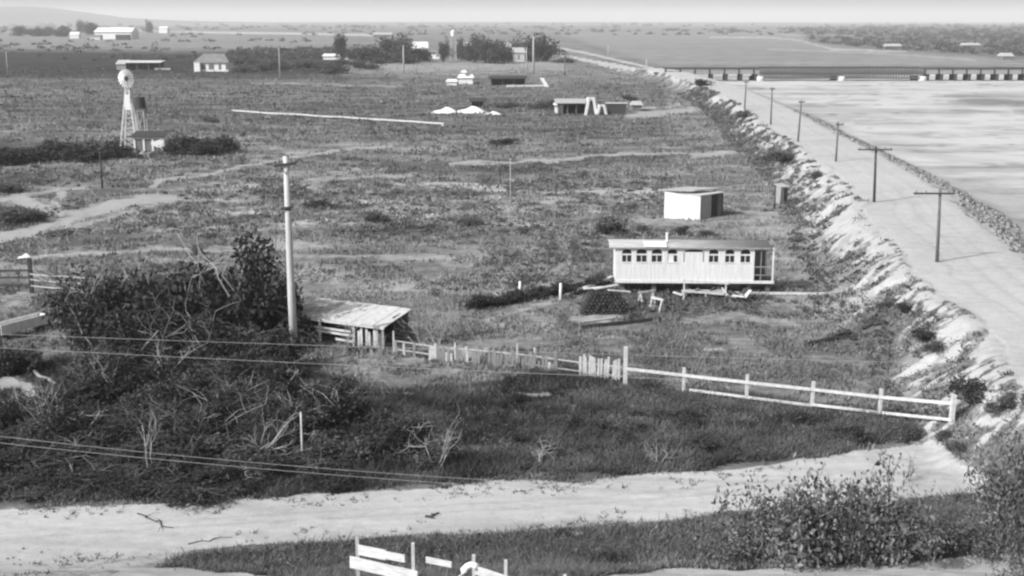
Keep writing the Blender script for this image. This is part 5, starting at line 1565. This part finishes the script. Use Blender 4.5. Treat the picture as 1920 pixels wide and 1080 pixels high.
# big bushes in front at the right
pN = shrub_protos(5, 'roadside_bush', 500, 3000, .024, M['leaf_light'], M['mid_wood'], 1.0, .7, 3)
pS = shrub_protos(4, 'tall_sprigs', 700, 1300, .026, M['leaf_light'], M['mid_wood'], 1.0, .8, 3, 0, None, 4)
nb = [(1385, 1050, 2.0, 2.2, 'leafy roadside bush, lowest and leftmost of the clump'), (1462, 1054, 3.4, 2.4, 'leafy roadside bush second from the left of the clump'), (1592, 1052, 4.6, 3.0, 'tallest leafy roadside bush in the middle of the clump'),
      (1668, 1048, 3.4, 2.6, 'leafy roadside bush right of the tallest one'), (1738, 1040, 2.4, 1.9, 'small roadside bush at the right end of the clump'), (1822, 1036, 2.0, 2.6, 'leafy bush standing alone between the clump and the right edge'),
      (1900, 1030, 4.6, 2.2, 'tall bush at the right edge beside the road'), (1950, 1046, 5.6, 2.6, 'tallest bush partly cut off by the right edge'), (1530, 1056, 2.4, 2.6, 'low bush in front of the tallest roadside bush'),
      (1640, 1052, 2.0, 2.6, 'low dark bush in front at the foot of the clump'), (1905, 1135, 2.0, 1.8, 'dark bush in the bottom right corner')]
for i, (a_, b2, h_, w_, lab) in enumerate(nb):
    bush(a_, b2, h_, w_, pN[i % 5], lab, 'roadside_bush')
for i, (a_, b2, h_, w_, lab) in enumerate([(1420, 1052, 4.3, 3.4, 'tall sparse sprigs above the left end of the roadside clump'), (1500, 1054, 5.2, 3.8, 'tall sparse sprigs left of the tallest roadside bush'), (1575, 1056, 5.6, 3.8, 'tallest sparse sprigs reaching over the near road'),
      (1650, 1054, 5.3, 3.2, 'tall sparse sprigs right of the tallest roadside bush'), (1880, 1030, 5.4, 3.0, 'sparse sprigs left of the bush at the right edge'), (1935, 1030, 6.4, 3.4, 'highest sparse sprigs at the right edge over the road end')]):
    bush(a_, b2, h_, w_, pS[i % 4], lab, 'roadside_sprigs')

# bare pale shrubs and dead branches
def bare(px, py, h_, w_, label, seed, r=.03, spread=.7, depth=3, n=6, mat='dead', lean=(0, 0), cat='bare shrub', name='bare_shrub'):
    p = P(px, py); t = empty(name, p, 0, label, cat)
    rng = np.random.default_rng(seed)
    for i in range(n):
        d_ = Vector((rng.normal(0, .5) * w_ + lean[0], rng.normal(0, .4) * w_ + lean[1], 1))
        mb = MB(); branch_set(mb, (rng.normal(0, .1), rng.normal(0, .1), -.05), d_, h_ * .62, r, depth, rng, spread)
        mb.build('branch', M[mat], t)
    return t
bare(820, 645, 3.0, 1.0, 'pale leafless shrub right of the low shed', 1, .035, .6, 3, 9)
bare(790, 655, 2.4, 1.0, 'smaller pale leafless shrub against the low shed corner', 2, .03, .7, 3, 6)
bare(850, 625, 2.2, 1.0, 'thin pale leafless shrub behind the picket fence', 3, .03, .7, 3, 6)
bare(455, 880, 3.0, .7, 'bare forked pale tree leaning right in the thicket', 14, .045, .5, 3, 3, 'dead', (.7, 0), 'dead tree', 'dead_tree')
bare(285, 900, 2.6, .3, 'thin twin stemmed dead tree at the edge of the near road', 15, .035, .45, 3, 2, 'dead', (-.1, 0), 'dead tree', 'dead_tree')
bare(120, 830, 2.6, .6, 'pale crooked dead shrub in the thicket at the left', 16, .035, .5, 3, 4, 'dead', (-.5, 0), 'dead tree', 'dead_tree')
bare(820, 885, 2.0, .8, 'low dead bush at the right end of the dark thicket', 17, .04, .7, 3, 4, 'dead', (.5, 0))
bare(390, 560, 1.5, .8, 'pale bare shrub at the top of the dark clump of trees', 18, .04, .6, 2, 5)
bare(700, 690, 1.8, 1.1, 'pale bare shrub in front of the low shed', 19, .03, .7, 3, 6)
bare(650, 660, 1.6, 1.0, 'pale twiggy shrub before the open front of the low shed', 20, .03, .7, 3, 6)
bare(900, 672, 1.5, 1.2, 'bleached twiggy shrub along the picket fence, nearer the shed', 21, .03, .7, 3, 6)
bare(960, 690, 1.2, 1.2, 'bleached twiggy shrub along the picket fence, nearer the corner post', 22, .03, .7, 3, 5)
bare(1700, 900, 1.2, .8, 'bare twigs rising above the roadside bushes', 23, .02, .7, 2, 4, 'mid_wood')
bare(1010, 870, 1.2, 1.2, 'low dry bush in the middle of the verge above the road', 24, .025, .7, 3, 5)
bare(1230, 870, 1.0, 1.2, 'low dry bush on the verge left of the roadside bushes', 25, .025, .7, 3, 5)
def fallen(a_, b2, r, label, seed):
    a_ = P(*a_); b2 = P(*b2); rng = np.random.default_rng(seed); d_ = b2 - a_
    t = empty('fallen_branch', a_, 0, label, 'branch'); pts = []; n = 6
    for i in range(n + 1):
        p = d_ * (i / n) + Vector((rng.normal(0, .1), rng.normal(0, .1), 0)); p.z = hz(a_.x + p.x, a_.y + p.y) - a_.z + r + .3 * r * 0; pts.append(p)
    MB().path(pts, [r * (1 - .5 * i / n) for i in range(n + 1)], 6).build('limb', M['dead'] if seed < 50 else M['dark_wood'], t)
    for i in range(1, n):
        q = pts[i]; tl = min(1.0, d_.length / 4); e = q + Vector((rng.normal(0, .5), rng.normal(0, .5), abs(rng.normal(0, .25)))) * tl
        MB().path([q, between(q, e, .5) + Vector((0, 0, .05)), e], [r * .5, r * .35, r * .2], 5).build('twig', M['dead'] if seed < 50 else M['dark_wood'], t)
fallen((62, 700), (140, 742), .10, 'pale dead branch lying across the thicket at the left', 1)
fallen((230, 905), (290, 925), .05, 'pale fallen branch at the foot of the twin stemmed dead tree', 2)
fallen((262, 962), (318, 992), .03, 'dark fallen twig with a fork lying on the near road', 61)
fallen((360, 1018), (430, 1006), .02, 'thin dark twig on the road edge near the bottom', 62)
fallen((1512, 652), (1598, 626), .16, 'dark fallen log in the grass below the pale timber', 63)
fallen((1618, 618), (1664, 607), .16, 'second dark fallen log at the foot of the embankment', 64)
fallen((803, 970), (822, 967), .05, 'short dark stick lying in the middle of the near road', 65)
fallen((345, 545), (420, 485), .08, 'long pale limb lying over the top of the dark trees', 3)
